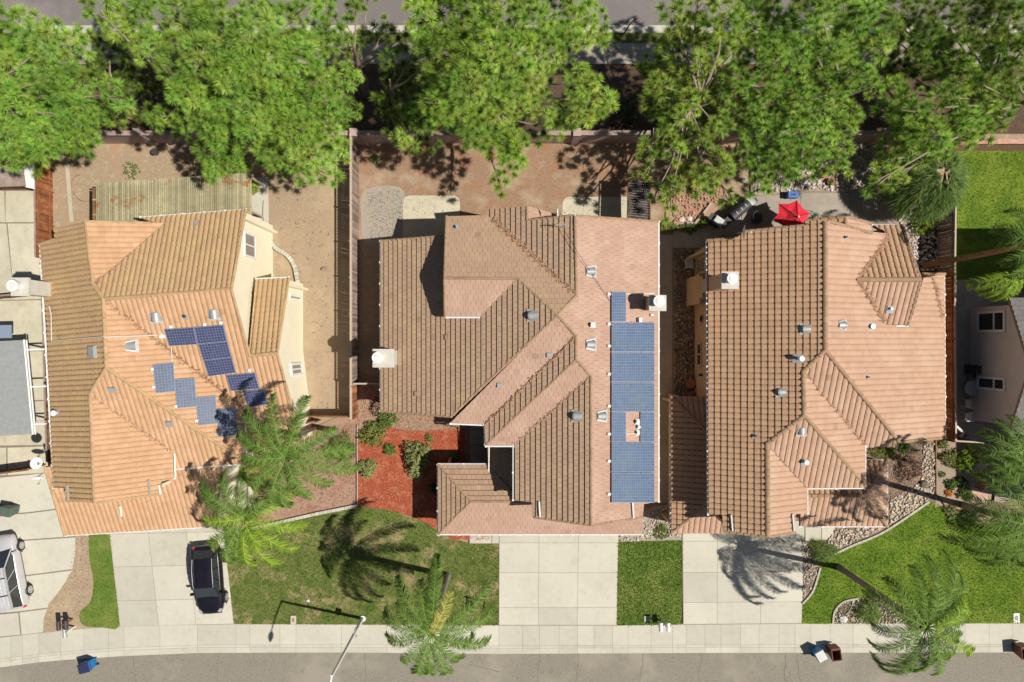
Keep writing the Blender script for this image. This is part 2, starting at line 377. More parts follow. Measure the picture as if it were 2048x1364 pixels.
# driveway A
sheet('driveway_bed', [(217,1040),(446,1035),(468,1247),(241,1252)], M['joint'])
slabs('driveway', M['concrete'], grid((217,1040),(446,1035),(468,1247),(241,1252), [0,.34,.67,1], [0,.13,.44,.76,1]), LAYER[0]+.005)
lawn1 = [(444,1040),(475,1060),(520,1055),(560,1045),(640,1028),(716,1012),(742,1014),(790,1022),(830,1035),(860,1050),(880,1062),(900,1076),(945,1088),(998,1088),(998,1250),(470,1247)]
sheet('lawn', lawn1, M['lawn_dry'])
# beds between A and B
sheet('gravel_bed', [(420,900),(560,850),(716,848),(716,1012),(640,1028),(560,1045),(475,1062),(430,1050)], M['pink_gravel'])
sheet('soil_bed', smooth_poly([(430,930),(600,905),(640,850),(700,830),(716,845),(714,925),(640,935),(560,985),(540,1010),(470,1040)]), M['bark_brown'])
sheet('bark_bed', [(716,760),(765,790),(900,830),(965,852),(965,870),(760,868),(716,880)], M['bark_brown'])
mulch = [(716,870),(745,866),(775,850),(800,858),(840,862),(900,858),(938,856),(938,936),(980,936),(980,1080),(905,1078),(880,1062),(855,1047),(830,1035),(790,1022),(742,1014),(716,1010)]
sheet('mulch_bed', mulch, M['mulch_red'])
sheet('porch_floor', [(930,836),(1045,836),(1045,940),(930,940)], M['joint'])
slabs('porch_floor', M['concrete_grey'], [[(940,848),(985,848),(985,858),(940,858)],[(940,860),(985,860),(985,888),(940,888)],[(940,890),(985,890),(985,932),(940,932)],[(986,840),(1040,840),(1040,932),(986,932)]], LAYER[0]+.005)
# driveway B
sheet('driveway_bed', [(938,1050),(1290,1050),(1290,1072),(1237,1084),(1233,1250),(998,1250),(998,1087),(938,1087)], M['joint'])
zb = LAYER[0]+.005
slabs('driveway', M['concrete'], grid((999,1050),(1237,1050),(1233,1249),(998,1249), [0,.333,.664,1], [0,.175,.475,.825,1])+[[(940,1050),(983,1050),(983,1086),(940,1086)],[(984,1050),(998,1050),(998,1086),(984,1086)]], zb)
lawn3 = [(1236,1083),(1366,1079),(1362,1248),(1233,1250)]
sheet('gravel_bed', [(1237,1050),(1345,990),(1366,1080),(1237,1084)], M['grey_gravel'])
sheet('lawn', lawn3, M['lawn_green'])
# between B and C
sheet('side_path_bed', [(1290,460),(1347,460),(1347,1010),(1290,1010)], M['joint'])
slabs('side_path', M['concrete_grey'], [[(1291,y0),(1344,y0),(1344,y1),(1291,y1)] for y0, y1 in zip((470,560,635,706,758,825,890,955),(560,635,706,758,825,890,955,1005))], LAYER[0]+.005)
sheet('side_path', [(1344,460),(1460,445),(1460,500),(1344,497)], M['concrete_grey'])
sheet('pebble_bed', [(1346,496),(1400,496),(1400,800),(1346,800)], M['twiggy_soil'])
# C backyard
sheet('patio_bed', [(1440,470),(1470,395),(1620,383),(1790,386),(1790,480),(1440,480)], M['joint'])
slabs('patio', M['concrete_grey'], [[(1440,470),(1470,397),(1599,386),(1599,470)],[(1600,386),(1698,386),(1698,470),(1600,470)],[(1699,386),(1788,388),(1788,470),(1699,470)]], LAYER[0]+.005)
sheet('gravel_bed', smooth_poly([(1345,330),(1430,330),(1450,395),(1425,425),(1390,450),(1335,448),(1335,400)]), M['pink_gravel'])
sheet('rock_bed', [(1500,285),(1880,285),(1880,545),(1790,545),(1786,388),(1620,383),(1500,392)], M['tan_soil'])
sheet('soil_bed', [(1832,380),(1872,380),(1872,885),(1840,885)], M['leaf_litter'])
# driveway C
sheet('driveway_bed', [(1363,1040),(1672,1040),(1664,1080),(1609,1100),(1602,1246),(1365,1248)], M['joint'])
slabs('driveway', M['concrete'], grid((1364,1040),(1608,1040),(1602,1245),(1366,1247), [0,.285,.65,1], [0,.2,.5,.79,1])+[[(1609,1040),(1641,1040),(1641,1079),(1609,1081)],[(1642,1040),(1671,1040),(1663,1079),(1642,1079)]], LAYER[0]+.005)
# front of C, right
sheet('soil_bed', [(1600,1040),(1720,870),(1868,870),(1868,1010),(1765,1066),(1700,1092),(1668,1106),(1638,1134),(1624,1179),(1602,1205)], M['twiggy_soil'])
lawn4 = spline([(1603,1205),(1624,1179),(1638,1134),(1667,1106),(1703,1089),(1767,1061),(1855,1002)], 5) + [(1880,1010),(1900,1030),(1960,1044),(2400,1044),(2400,1244),(2048,1245),(1602,1246)]
sheet('lawn', lawn4, M['lawn_bright'])
rockbed2 = spline([(1663,1245),(1667,1220),(1684,1202),(1712,1195),(1760,1196),(1800,1208),(1822,1245)], 4)
sheet('rock_bed', rockbed2, M['twiggy_soil'])
sheet('garden_soil', [(1868,870),(1945,870),(1945,1012),(1868,1012)], M['tan_soil'])
sheet('garden_soil', [(1884,1008),(1990,1000),(2100,1000),(2100,1044),(1960,1044),(1900,1030)], M['twiggy_soil'])
brick_cells = []
for i in range(2):
    for j in range(9):
        brick_cells.append([(1942+i*15,904+j*11),(1956+i*15,904+j*11),(1956+i*15,914+j*11),(1942+i*15,914+j*11)])
sheet('brick_path_bed', [(1941,902),(1972,902),(1972,1004),(1941,1004)], M['wood_pale'])
slabs('brick_path', M['brick'], brick_cells, LAYER[0]+.005, .05, .2)
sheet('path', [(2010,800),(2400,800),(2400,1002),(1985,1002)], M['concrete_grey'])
# right back yard
lawn5 = [(1908,300),(2400,300),(2400,600),(1908,600)]
sheet('lawn', lawn5, M['lawn_bright'])
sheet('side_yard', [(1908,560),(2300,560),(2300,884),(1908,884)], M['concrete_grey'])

# concrete edging (curved kerbs) -------------------------------------------------
def edging(pts, wd, h, m, label, seg=None):
    b = MB(); P3 = [P(*p) for p in pts]
    for i in range(len(P3)-1):
        a, c = P3[i], P3[i+1]; d = c-a
        if d.length < 1e-4: continue
        if seg:
            n = max(1, round(d.length/seg))
            for k in range(n):
                q = a+d*((k+.5)/n); b.box((q.x, q.y, h/2+.13), (d.length/n-.02, wd, h*random.uniform(.9,1.15)), math.atan2(d.y, d.x), random.uniform(.85,1.1))
        else:
            q = (a+c)/2; b.box((q.x, q.y, h/2+.13), (d.length+wd*.1, wd*.75, h), math.atan2(d.y, d.x), .88)
    return tag(b.build('garden_edging', m), label, 'edging')
edging(spline([(1603,1205),(1624,1179),(1638,1134)], 5), .16, .10, M['concrete'], 'pale concrete edging beside the driveway and pebble strip')
edging(spline([(1667,1106),(1703,1089),(1767,1061),(1855,1002)], 6), .18, .10, M['concrete'], 'long curved concrete edging between river stones and bright lawn')
edging(spline([(1663,1245),(1667,1220),(1684,1202),(1712,1195)], 5), .16, .10, M['concrete'], 'short curved concrete edging round the corner bed by the sidewalk')
edging([(475,1062),(520,1052),(560,1043),(640,1025),(716,1010)], .2, .12, M['concrete'], 'row of pale edging bricks between pink gravel bed and patchy lawn', .28)
edging(spline([(541,480),(555,498),(575,510),(590,530),(597,560),(600,592)], 4), .26, .16, M['concrete'], 'curved row of pale block edging beside cream house wall', .3)
edging([(716,850),(716,1010)], .09, .10, M['wood_pale'], 'thin straight edging board between gravel bed and red mulch')
edging([(1868,878),(1868,985),(1888,1012)], .08, .12, M['wood_brown'], 'dark narrow border strip beside river stone bed')
edging([(136,320),(146,445)], .35, .03, M['concrete_yard'], 'narrow weathered concrete strip in back yard dirt')
edging([(1372,448),(1388,448),(1402,432),(1420,408)], .2, .2, M['wood_pale'], 'low timber edging round orange gravel corner')

# ------------------------------------------------------------------ scatter of small stuff
def scatter_pts(poly, dens):
    w = [P(*p) for p in poly]; wp = [(p.x, p.y) for p in w]
    xs = [p[0] for p in wp]; ys = [p[1] for p in wp]
    n = int((max(xs)-min(xs))*(max(ys)-min(ys))*dens)
    X = rng.uniform(min(xs), max(xs), n); Y = rng.uniform(min(ys), max(ys), n)
    c = np.zeros(n, bool); j = len(wp)-1
    for i in range(len(wp)):
        xi, yi = wp[i]; xj, yj = wp[j]
        if yi != yj:
            q = ((yi > Y) != (yj > Y)) & (X < (xj-xi)*(Y-yi)/(yj-yi)+xi); c ^= q
        j = i
    return np.stack([X[c], Y[c]], 1)
def grass(poly, dens, m, h=.07, z=.03, clip=None):
    A = scatter_pts(poly, dens)
    if clip is not None: A = A[clip(A)]
    n = len(A); th = rng.uniform(0, 2*np.pi, n); wv = rng.uniform(.012, .03, n); hh = rng.uniform(.4, 1.2, n)*h
    lean = rng.uniform(.3, 1.0, n)*h; la = rng.uniform(0, 2*np.pi, n)
    b1 = np.stack([A[:,0]+np.cos(th)*wv, A[:,1]+np.sin(th)*wv, np.full(n, z)], 1)
    b2 = np.stack([A[:,0]-np.cos(th)*wv, A[:,1]-np.sin(th)*wv, np.full(n, z)], 1)
    tp = np.stack([A[:,0]+np.cos(la)*lean, A[:,1]+np.sin(la)*lean, z+hh], 1)
    V = np.concatenate([b1, b2, tp]); F = np.stack([np.arange(n), np.arange(n)+n, np.arange(n)+2*n], 1)
    t = rng.uniform(.75, 1.3, n); T = np.concatenate([t]*3)
    tag(raw_mesh('grass', V, F, T, m), kind='stuff')
grass(lawn1, 420, M['lawn_dry'], .08, .07)
grass(lawn2, 420, M['lawn_green'], .05, .06)
grass(lawn3, 520, M['lawn_green'], .10, .10)
grass([p if p[0] < 2120 else (2120, p[1]) for p in lawn4], 330, M['lawn_bright'], .07, .15)
grass([(1908,300),(2120,300),(2120,560),(1908,560)], 260, M['lawn_bright'], .07, .17)
grass([(560,64),(1340,64),(1340,88),(560,88)], 300, M['lawn_dry'], .08, .06)

ICO_V = np.array([[0,0,-1],[.7236,-.5257,-.4472],[-.2764,-.8506,-.4472],[-.8944,0,-.4472],[-.2764,.8506,-.4472],[.7236,.5257,-.4472],[.2764,-.8506,.4472],[-.7236,-.5257,.4472],[-.7236,.5257,.4472],[.2764,.8506,.4472],[.8944,0,.4472],[0,0,1]])
ICO_F = np.array([[0,1,2],[1,0,5],[0,2,3],[0,3,4],[0,4,5],[1,5,10],[2,1,6],[3,2,7],[4,3,8],[5,4,9],[1,10,6],[2,6,7],[3,7,8],[4,8,9],[5,9,10],[6,10,11],[7,6,11],[8,7,11],[9,8,11],[10,9,11]])
def stones(poly, dens, m, r0, r1, z=.1, name='stones', tv=(.6,1.25)):
    A = scatter_pts(poly, dens); n = len(A)
    if n == 0: return
    r = rng.uniform(r0, r1, n); th = rng.uniform(0, 2*np.pi, n)
    sc = np.stack([r*rng.uniform(.8,1.4,n), r, r*rng.uniform(.4,.8,n)], 1)
    v = ICO_V[None]*sc[:, None, :]*rng.uniform(.85,1.15,(n,12,1))
    c, s = np.cos(th)[:,None], np.sin(th)[:,None]
    V = np.stack([v[...,0]*c-v[...,1]*s+A[:,0,None], v[...,0]*s+v[...,1]*c+A[:,1,None], v[...,2]+z+sc[:,2,None]*.3], -1).reshape(-1,3)
    F = (ICO_F[None]+(np.arange(n)*12)[:,None,None]).reshape(-1,3)
    t = rng.uniform(tv[0], tv[1], n); T = np.repeat(t, 12)
    tag(raw_mesh(name, V, F, T, m), kind='stuff')
def chips(poly, dens, m, ln, z, name='bark_chips', tv=(.5,1.4)):
    A = scatter_pts(poly, dens); n = len(A); th = rng.uniform(0, 2*np.pi, n); l = rng.uniform(.5,1,n)*ln; ww = l*rng.uniform(.12,.3,n)
    d = np.stack([np.cos(th), np.sin(th), rng.uniform(-.3,.3,n)], 1)*l[:,None]; e = np.stack([-np.sin(th), np.cos(th), rng.uniform(-.4,.4,n)],1)*ww[:,None]
    c = np.stack([A[:,0], A[:,1], np.full(n, z)+rng.uniform(0,.02,n)], 1)
    V = np.concatenate([c-d-e, c+d-e, c+d+e, c-d+e]); i = np.arange(n)
    F = np.concatenate([np.stack([i,i+n,i+2*n],1), np.stack([i,i+2*n,i+3*n],1)])
    t = rng.uniform(tv[0],tv[1],n); tag(raw_mesh(name, V, F, np.concatenate([t]*4), m), kind='stuff')
chips(mulch, 170, M['mulch_chip'], .06, .10)
chips([(716,770),(765,790),(900,832),(955,852),(900,860),(760,868),(716,870)], 130, M['bark_brown'], .06, .10)
chips([(590,850),(716,848),(716,1012),(640,1025),(560,1042),(500,1050),(480,960)], 110, M['pink_gravel'], .06, .10)
chips([(480,940),(560,900),(714,850),(714,925),(600,950),(540,1010)], 110, M['bark_brown'], .05, .12)
chips([(1735,890),(1840,890),(1835,960),(1740,1035)], 140, M['leaf_brown'], .07, .17, 'dry_twigs')
chips([(725,290),(1290,290),(1290,430),(725,430)], 16, M['bark_brown'], .045, .06, 'fallen_needles')
chips([(550,355),(660,355),(660,820),(625,820),(605,600),(560,480)], 5, M['dry_yard'], .10, .05, 'fallen_leaves', (.5,1.5))
chips([(154,1072),(176,1070),(184,1150),(180,1195),(158,1218),(162,1252),(92,1260),(95,1220),(130,1175)], 60, M['dry_yard'], .07, .06, 'fallen_leaves', (.5,1.6))
stones([(1845,885),(1866,885),(1866,985),(1838,985)], 90, M['stone'], .04, .08, .16, 'river_stones')
stones([(1776,1000),(1835,965),(1864,985),(1855,998),(1790,1040),(1755,1060),(1690,1090),(1660,1100),(1640,1095),(1670,1060),(1776,1045)], 75, M['stone'], .05, .09, .16, 'river_stones')
stones([(1603,1080),(1635,1100),(1634,1135),(1620,1175),(1604,1195)], 90, M['stone'], .03, .07, .16, 'river_stones')
stones(rockbed2, 60, M['stone'], .03, .07, .18, 'river_stones')
stones([(1348,498),(1390,498),(1390,790),(1348,790)], 70, M['stone_dark'], .04, .08, .14, 'pebbles', (.5,1.8))
stones([(1500,290),(1875,290),(1875,540),(1795,540),(1790,384),(1620,380),(1500,388)], 38, M['stone_white'], .04, .11, .15, 'white_stones', (.7,1.2))
stones([(1345,335),(1430,335),(1440,395),(1390,442),(1345,446)], 40, M['stone_orange'], .04, .10, .15, 'orange_stones')
stones([(1240,1060),(1345,1000),(1362,1072),(1240,1082)], 50, M['stone'], .03, .09, .12, 'pebbles')
stones([(735,385),(800,380),(808,420),(800,470),(740,480)], 60, M['grey_gravel'], .015, .035, .05, 'gravel')

b = MB()
for i in range(len(GUT)-1):
    a, c = P(*GUT[i]), P(*GUT[i+1]); n = 40 if abs(c.x-a.x) > 12 else 12
    for k in range(n):
        p, q = a.lerp(c, k/n), a.lerp(c, (k+1)/n); w0 = random.uniform(.02,.07)
        b.face([(p.x,p.y-w0,-.116),(q.x,q.y-w0*random.uniform(.6,1.4),-.116),(q.x,q.y+.01,-.116),(p.x,p.y+.01,-.116)])
tag(b.build('gutter_grime', M['crack']), kind='structure')
# asphalt cracks
b = MB()
for x0, y0, x1, y1 in ((265,1308,268,1364),(435,1308,432,1364),(728,1308,732,1364),(1080,1308,1070,1364),(1158,1308,1152,1364),(1288,1308,1276,1364),(1404,1308,1396,1364),(1572,1308,1570,1364),(1594,1320,1608,1364),(940,1330,1000,1340)):
    n = 8; pts = [P(x0+(x1-x0)*i/n+random.uniform(-2,2), y0+(y1-y0)*i/n*1.6) for i in range(n+1)]
    for a, c in zip(pts, pts[1:]):
        d = (c-a).normalized(); e = Vector((-d.y, d.x, 0))*random.uniform(.008,.018)
        b.face([(a.x-e.x,a.y-e.y,-.112),(a.x+e.x,a.y+e.y,-.112),(c.x+e.x,c.y+e.y,-.112),(c.x-e.x,c.y-e.y,-.112)])
for f in range(len(b.f)):
    i = b.f[f]; a, c, d = [Vector(b.v[q]) for q in i[:3]]
    if (c-a).cross(d-a).z < 0: b.f[f] = i[::-1]
tag(b.build('street_cracks', M['crack']), kind='structure')

# ------------------------------------------------------------------ roofs
class Plane:
    """roof plane through point pt, falling towards unit direction d (xy) with tangent p"""
    def __init__(s, pt, d, p):
        s.p0 = Vector(pt); s.d = Vector((d[0], d[1], 0)).normalized(); s.t = p
        s.n = Vector((s.d.x*p, s.d.y*p, 1)).normalized()
        s.v = Vector((s.d.x, s.d.y, -p)).normalized(); s.u = s.n.cross(s.v).normalized()
    def hit(s, px, py, up=0.0):
        o = Vector((0, 0, CAMH)); r = P(px, py, 0)-o; q = s.p0+s.n*up
        return o+r*((q-o).dot(s.n)/r.dot(s.n))
    def z(s, x, y): return s.p0.z-s.t*((x-s.p0.x)*s.d.x+(y-s.p0.y)*s.d.y)

def clip_poly(sub, tri):
    out = sub
    for i in range(3):
        a, b = tri[i], tri[(i+1) % 3]; inp = out; out = []
        if not inp: break
        ex, ey = b[0]-a[0], b[1]-a[1]
        def side(p): return ex*(p[1]-a[1])-ey*(p[0]-a[0])
        for k in range(len(inp)):
            p, q = inp[k], inp[(k+1) % len(inp)]; sp, sq = side(p), side(q)
            if sp >= 0: out.append(p)
            if (sp > 0 and sq < 0) or (sp < 0 and sq > 0):
                t = sp/(sp-sq); out.append((p[0]+(q[0]-p[0])*t, p[1]+(q[1]-p[1])*t, p[2]+(q[2]-p[2])*t))
    return out

def tiles(mb, plane, pts, kind, mi):
    """real tile relief laid on plane inside 3D polygon pts: cells of (u, v, height)"""
    uv = [((p-plane.p0).dot(plane.u), (p-plane.p0).dot(plane.v)) for p in pts]
    tr = [[uv[i] for i in t] for t in tessellate_polygon([[Vector((a, b, 0)) for a, b in uv]])]
    tr = [t if (t[1][0]-t[0][0])*(t[2][1]-t[0][1])-(t[1][1]-t[0][1])*(t[2][0]-t[0][0]) > 0 else t[::-1] for t in tr]
    CW, TW = {'flat': (.33, .30), 's': (.37, .335), 'sa': (.345, .295)}[kind]
    u0, u1 = min(a for a, b in uv), max(a for a, b in uv); v0, v1 = min(b for a, b in uv), max(b for a, b in uv)
    def emit(cell, tint):
        ins = all(pip(c[0], c[1], uv) for c in cell)
        polys = [cell] if ins else [clip_poly(cell, t) for t in tr]
        for q in polys:
            if len(q) < 3: continue
            mb.face([plane.p0+plane.u*a+plane.v*b+plane.n*h for a, b, h in q], tint, mi)
    for j in range(math.floor(v0/CW), math.ceil(v1/CW)):
        va, vb = j*CW, (j+1)*CW; off = (TW/2 if (kind == 'flat' and j % 2) else 0)
        for i in range(math.floor((u0-off)/TW), math.ceil((u1-off)/TW)):
            ua, ub = off+i*TW, off+(i+1)*TW
            if not (ub > u0 and ua < u1): continue
            tint = random.uniform(.955, 1.045)
            if random.random() < .02: tint *= random.uniform(.78,1.12)
            if kind == 'flat':
                h = (.05 if mi else .018)+random.uniform(-.003, .003); g = .005
                emit([(ua+g,va,.0),(ub-g,va,.0),(ub-g,vb-.012,h+.03),(ua+g,vb-.012,h+.03)], tint)
                emit([(ua+g,vb-.012,h+.03),(ub-g,vb-.012,h+.03),(ub-g,vb,0),(ua+g,vb,0)], tint*.9)
            else:
                prof = [(0,-.03),(.05,.02),(.17,.048),(.34,.064),(.55,.066),(.74,.052),(.86,.026),(.90,-.03),(1,-.03)]
                if not mi: prof = [(0,.0),(.04,.026),(.17,.048),(.34,.060),(.55,.062),(.74,.050),(.90,.026),(.94,-.01),(1,-.01)]
                lift = (.055 if mi else .02)+random.uniform(-.005, .005)
                for (s0, h0), (s1, h1) in zip(prof, prof[1:]):
                    a, c = ua+(ub-ua)*s0, ua+(ub-ua)*s1
                    emit([(a,va,h0),(c,va,h1),(c,vb-.012,h1+lift),(a,vb-.012,h0+lift)], tint)
                    emit([(a,vb-.012,h0+lift),(c,vb-.012,h1+lift),(c,vb,h1),(a,vb,h0)], tint)

def ridge_caps(mb, a, c, r=.13, mi=0, seg=.40, up=.03):
    a, c = Vector(a), Vector(c)
    if a.z < c.z: a, c = c, a            # laid from the low end up; a is high
    d = c-a; n = max(1, round(d.length/seg)); d.normalize(); L = (c-a).length/n
    side = d.cross(Vector((0,0,1))).normalized(); nn = side.cross(d).normalized()
    if nn.z < 0: nn = -nn
    K = 6
    for i in range(n):
        t = random.uniform(.9, 1.1); p0 = a+d*(i*L-.02); p1 = a+d*((i+1)*L+.03)
        for (q0, q1, rr0, rr1) in ((p0, p1, r*.88, r*1.08),):
            ring = []
            for q, rr, e in ((q0, rr0, 0), (q1, rr1, .02)):
                ring.append([q+side*math.cos(math.pi*k/K)*rr+nn*(math.sin(math.pi*k/K)*rr*.85+up+e-.05) for k in range(K+1)])
            for k in range(K): mb.face([ring[0][k], ring[0][k+1], ring[1][k+1], ring[1][k]], t, mi)
            mb.face(ring[1], t*.8, mi); mb.face(ring[0][::-1], t*.8, mi)

class House:
    def __init__(s, name, loc, label, sun, moss, kind, ridge, wallm, trim='trim'):
        s.root = empty(name, loc, label, 'house'); s.kind = kind; s.sun = sun; s.moss = moss
        s.tile = MB(); s.deck = MB(); s.rm = ridge; s.caps = MB(); s.wall = MB(); s.gut = MB(); s.wallm = wallm; s.trim = trim
    def roof(s, plane, px, side, th=.16):
        pts = [plane.hit(*p) for p in px]
        # order counter-clockwise
        ar = sum(pts[i].x*pts[(i+1)%len(pts)].y-pts[(i+1)%len(pts)].x*pts[i].y for i in range(len(pts)))
        if ar < 0: pts = pts[::-1]
        tiles(s.tile, plane, pts, s.kind, side)
        low = [p-plane.n*.012 for p in pts]
        tris = tessellate_polygon([low])
        for t in tris:
            q = [low[i] for i in t]
            if (q[1]-q[0]).cross(q[2]-q[0]).z < 0: q = q[::-1]
            s.deck.face(q, .45, 0); s.deck.face([(p.x,p.y,p.z-th) for p in q[::-1]], 1, 0)
        for i in range(len(low)):
            a, c = low[i], low[(i+1) % len(low)]
            s.deck.face([c, a, (a.x,a.y,a.z-th), (c.x,c.y,c.z-th)], 1, 0)
        return pts
    def cap(s, a, c, **k): ridge_caps(s.caps, a, c, **k)
    def gutter(s, a, c, out):
        a, c = Vector(a), Vector(c); o = Vector((out[0], out[1], 0))*.05
        g_ = MB(); pts = [a+o-Vector((0,0,.06)), c+o-Vector((0,0,.06))]; g_.tube(pts, .055, 6)
        n = max(1, int((c-a).length/1.2))
        for i in range(n+1):
            p = a+(c-a)*(i/n)+o; g_.box((p.x, p.y, p.z-.02), (.12,.12,.07))
        g_.build('gutter', M['metal_white'], s.root)
    def wallseg(s, plane, p1, p2, inset, z0=0.0, drop=.19):
        a, c = plane.hit(*p1), plane.hit(*p2); i = Vector((inset[0], inset[1], 0)); a, c = a+i, c+i
        za, zc = plane.z(a.x, a.y)-drop, plane.z(c.x, c.y)-drop
        d = Vector((c.x-a.x, c.y-a.y, 0)).normalized(); nrm = i.normalized()*.16
        A0, A1, C0, C1 = (a.x,a.y,z0), (a.x,a.y,za), (c.x,c.y,z0), (c.x,c.y,zc)
        sh = lambda q: (q[0]+nrm.x, q[1]+nrm.y, q[2]-.002)
        f = [A0, C0, C1, A1]; s.wall.face(f); s.wall.face([sh(q) for q in f[::-1]])
        s.wall.face([A1, C1, sh(C1), sh(A1)]); s.wall.face([A0, A1, sh(A1), sh(A0)]); s.wall.face([C0, sh(C0), sh(C1), C1])
        return a, c, za, zc
    def finish(s):
        r = s.root
        roof = s.deck.build('roof', M[s.trim], r)
        t = s.tile.build('roof_tiles', [M[s.sun], M[s.moss]], r); t.parent = roof
        if s.caps.f: c = s.caps.build('ridge_tiles', M[s.rm], r); c.parent = roof
        s.wall.build('wall', M[s.wallm], r)
        return roof

def chimney(root, x0, x1, y0, y1, zb, zt, m, fl, slab=.12, prof=None, flr=.27):
    """x0..x1, y0..y1 world; flue centre fl=(x, y)"""
    b = MB()
    if prof is None: b.box(((x0+x1)/2, (y0+y1)/2, (zb+zt-.15)/2), (x1-x0-.2, y1-y0-.2, zt-zb-.15))
    else:
        for (a, c, dx0, dx1, dy0, dy1) in prof: b.box(((dx0+dx1)/2, (dy0+dy1)/2, (a+c)/2), (dx1-dx0, dy1-dy0, c-a))
    ch = b.build('chimney', M[m], root)
    c = MB(); c.box(((x0+x1)/2, (y0+y1)/2, zt-.09), (x1-x0, y1-y0, .14), tint=.92); c.box(((x0+x1)/2, (y0+y1)/2, zt-.215), (x1-x0-.1, y1-y0-.1, .11), tint=1)
    o = c.build('chimney_cap', M['stucco_white'], root); o.parent = ch
    f = MB(); f.cyl((fl[0], fl[1], zt-.02), flr, .42, 20); f.cyl((fl[0], fl[1], zt+.40), flr+.05, .05, 20); f.cyl((fl[0], fl[1], zt+.45), flr*.7, .03, 16, .9)
    o = f.build('flue', M['metal_white'], root, smooth=False); o.parent = ch
    return ch

def hood_vent(root, plane, px, py, sz=.62, m='metal_grey', name='roof_vent'):
    """half-cone hood opening down the slope, on a flange"""
    p = plane.hit(px, py); v, u, n = plane.v, plane.u, plane.n; b = MB()
    K = 10; r0, r1, L = sz*.33, sz*.46, sz*.8
    ring = [[p-v*L*.5+u*math.cos(math.pi*k/K)*r0+n*(math.sin(math.pi*k/K)*r0*.8+.03) for k in range(K+1)],
            [p+v*L*.5+u*math.cos(math.pi*k/K)*r1+n*(math.sin(math.pi*k/K)*r1*1.15+.03) for k in range(K+1)]]
    for k in range(K): b.face([ring[0][k], ring[1][k], ring[1][k+1], ring[0][k+1]])
    b.face(ring[0])
    q = p+n*.09
    b.face([q-v*L*.55-u*r0*1.3, q+v*L*.5-u*r1*1.3, q+v*L*.5+u*r1*1.3, q-v*L*.55+u*r0*1.3], 1.0)
    h = b.build(name, M[m], root)
    d = MB(); d.face([x-v*.05 for x in ring[1]], .3); dd = d.build('vent_opening', M['metal_dark'], root); dd.parent = h
    f = MB(); q = p+v*(L*.5+.06)+n*.10
    f.face([q-u*r1*1.35-v*.06, q+u*r1*1.35-v*.06, q+u*r1*1.35+v*.10, q-u*r1*1.35+v*.10][::-1]); ff = f.build('flashing', M['solar_table'], root); ff.parent = h
    return h
def pipe_vent(root, plane, px, py, r=.06, h=.4, m='metal_white', flash=.3):
    p = plane.hit(px, py); b = MB(); b.tube([p, p+Vector((0,0,h))], r, 10); b.cyl((p.x,p.y,p.z+h-.03), r*1.7, .05, 10)
    o = b.build('vent_pipe', M[m], root)
    f = MB(); q = p+plane.n*.095; v, u = plane.v*flash*.6, plane.u*flash*.5
    f.face([q-v-u, q+v-u, q+v+u, q-v+u] if (plane.v.cross(plane.u)).z < 0 else [q-v+u, q+v+u, q+v-u, q-v-u])
    oo = f.build('flashing', M['metal_grey'], root); oo.parent = o
    return o
def flat_vent(root, plane, px, py, w=.5, l=.5, m='metal_grey', h=.16, tint=1):
    p = plane.hit(px, py)+plane.n*.1; v, u, n = plane.v, plane.u, plane.n; b = MB()
    q = [p-v*l/2-u*w/2, p+v*l/2-u*w/2, p+v*l/2+u*w/2, p-v*l/2+u*w/2]; t = [p+(x-p)*.85+n*h for x in q]
    b.face(t, tint)
    for i in range(4): b.face([q[i], q[(i+1)%4], t[(i+1)%4], t[i]], tint*.9)
    return b.build('roof_vent', M[m], root)
def window(root, a, c, z0, z1, out, split=.5, horiz=True, frame='plastic_white', fw=.07, glass='glass_pane', bars=0):
    """a, c xy ends of the window on the wall; out = outward unit"""
    a, c, o = Vector((a[0],a[1],0)), Vector((c[0],c[1],0)), Vector((out[0],out[1],0)); d = (c-a); W = d.length; d.normalize()
    ang = math.atan2(d.y, d.x); b = MB(); m = (a+c)/2+o*.05; zc = (z0+z1)/2
    for k, (cx, cz, sx, sz) in enumerate(((0,z0,W,fw),(0,z1,W,fw),(-W/2+fw/2,zc,fw,z1-z0-fw),(W/2-fw/2,zc,fw,z1-z0-fw))):
        q = m+d*cx; b.box((q.x,q.y,cz), (sx+(fw if k < 2 else 0)*0, .1, sz), ang)
    if horiz: q = m+d*(W*(split-.5)); b.box((q.x,q.y,zc), (fw*.7,.09,z1-z0-fw), ang)
    else: b.box((m.x,m.y,z0+(z1-z0)*split), (W-2*fw,.09,fw*.7), ang)
    for k in range(bars):
        q = m+d*(W*((k+1)/(bars+1)-.5)); b.box((q.x,q.y,zc), (.02,.07,z1-z0-fw), ang)
    w_ = b.build('window', M[frame], root)
    g = MB(); q = m-o*.02; g.box((q.x,q.y,zc), (W-fw,.03,z1-z0-fw), ang); gg = g.build('pane', M[glass], root); gg.parent = w_
    return w_

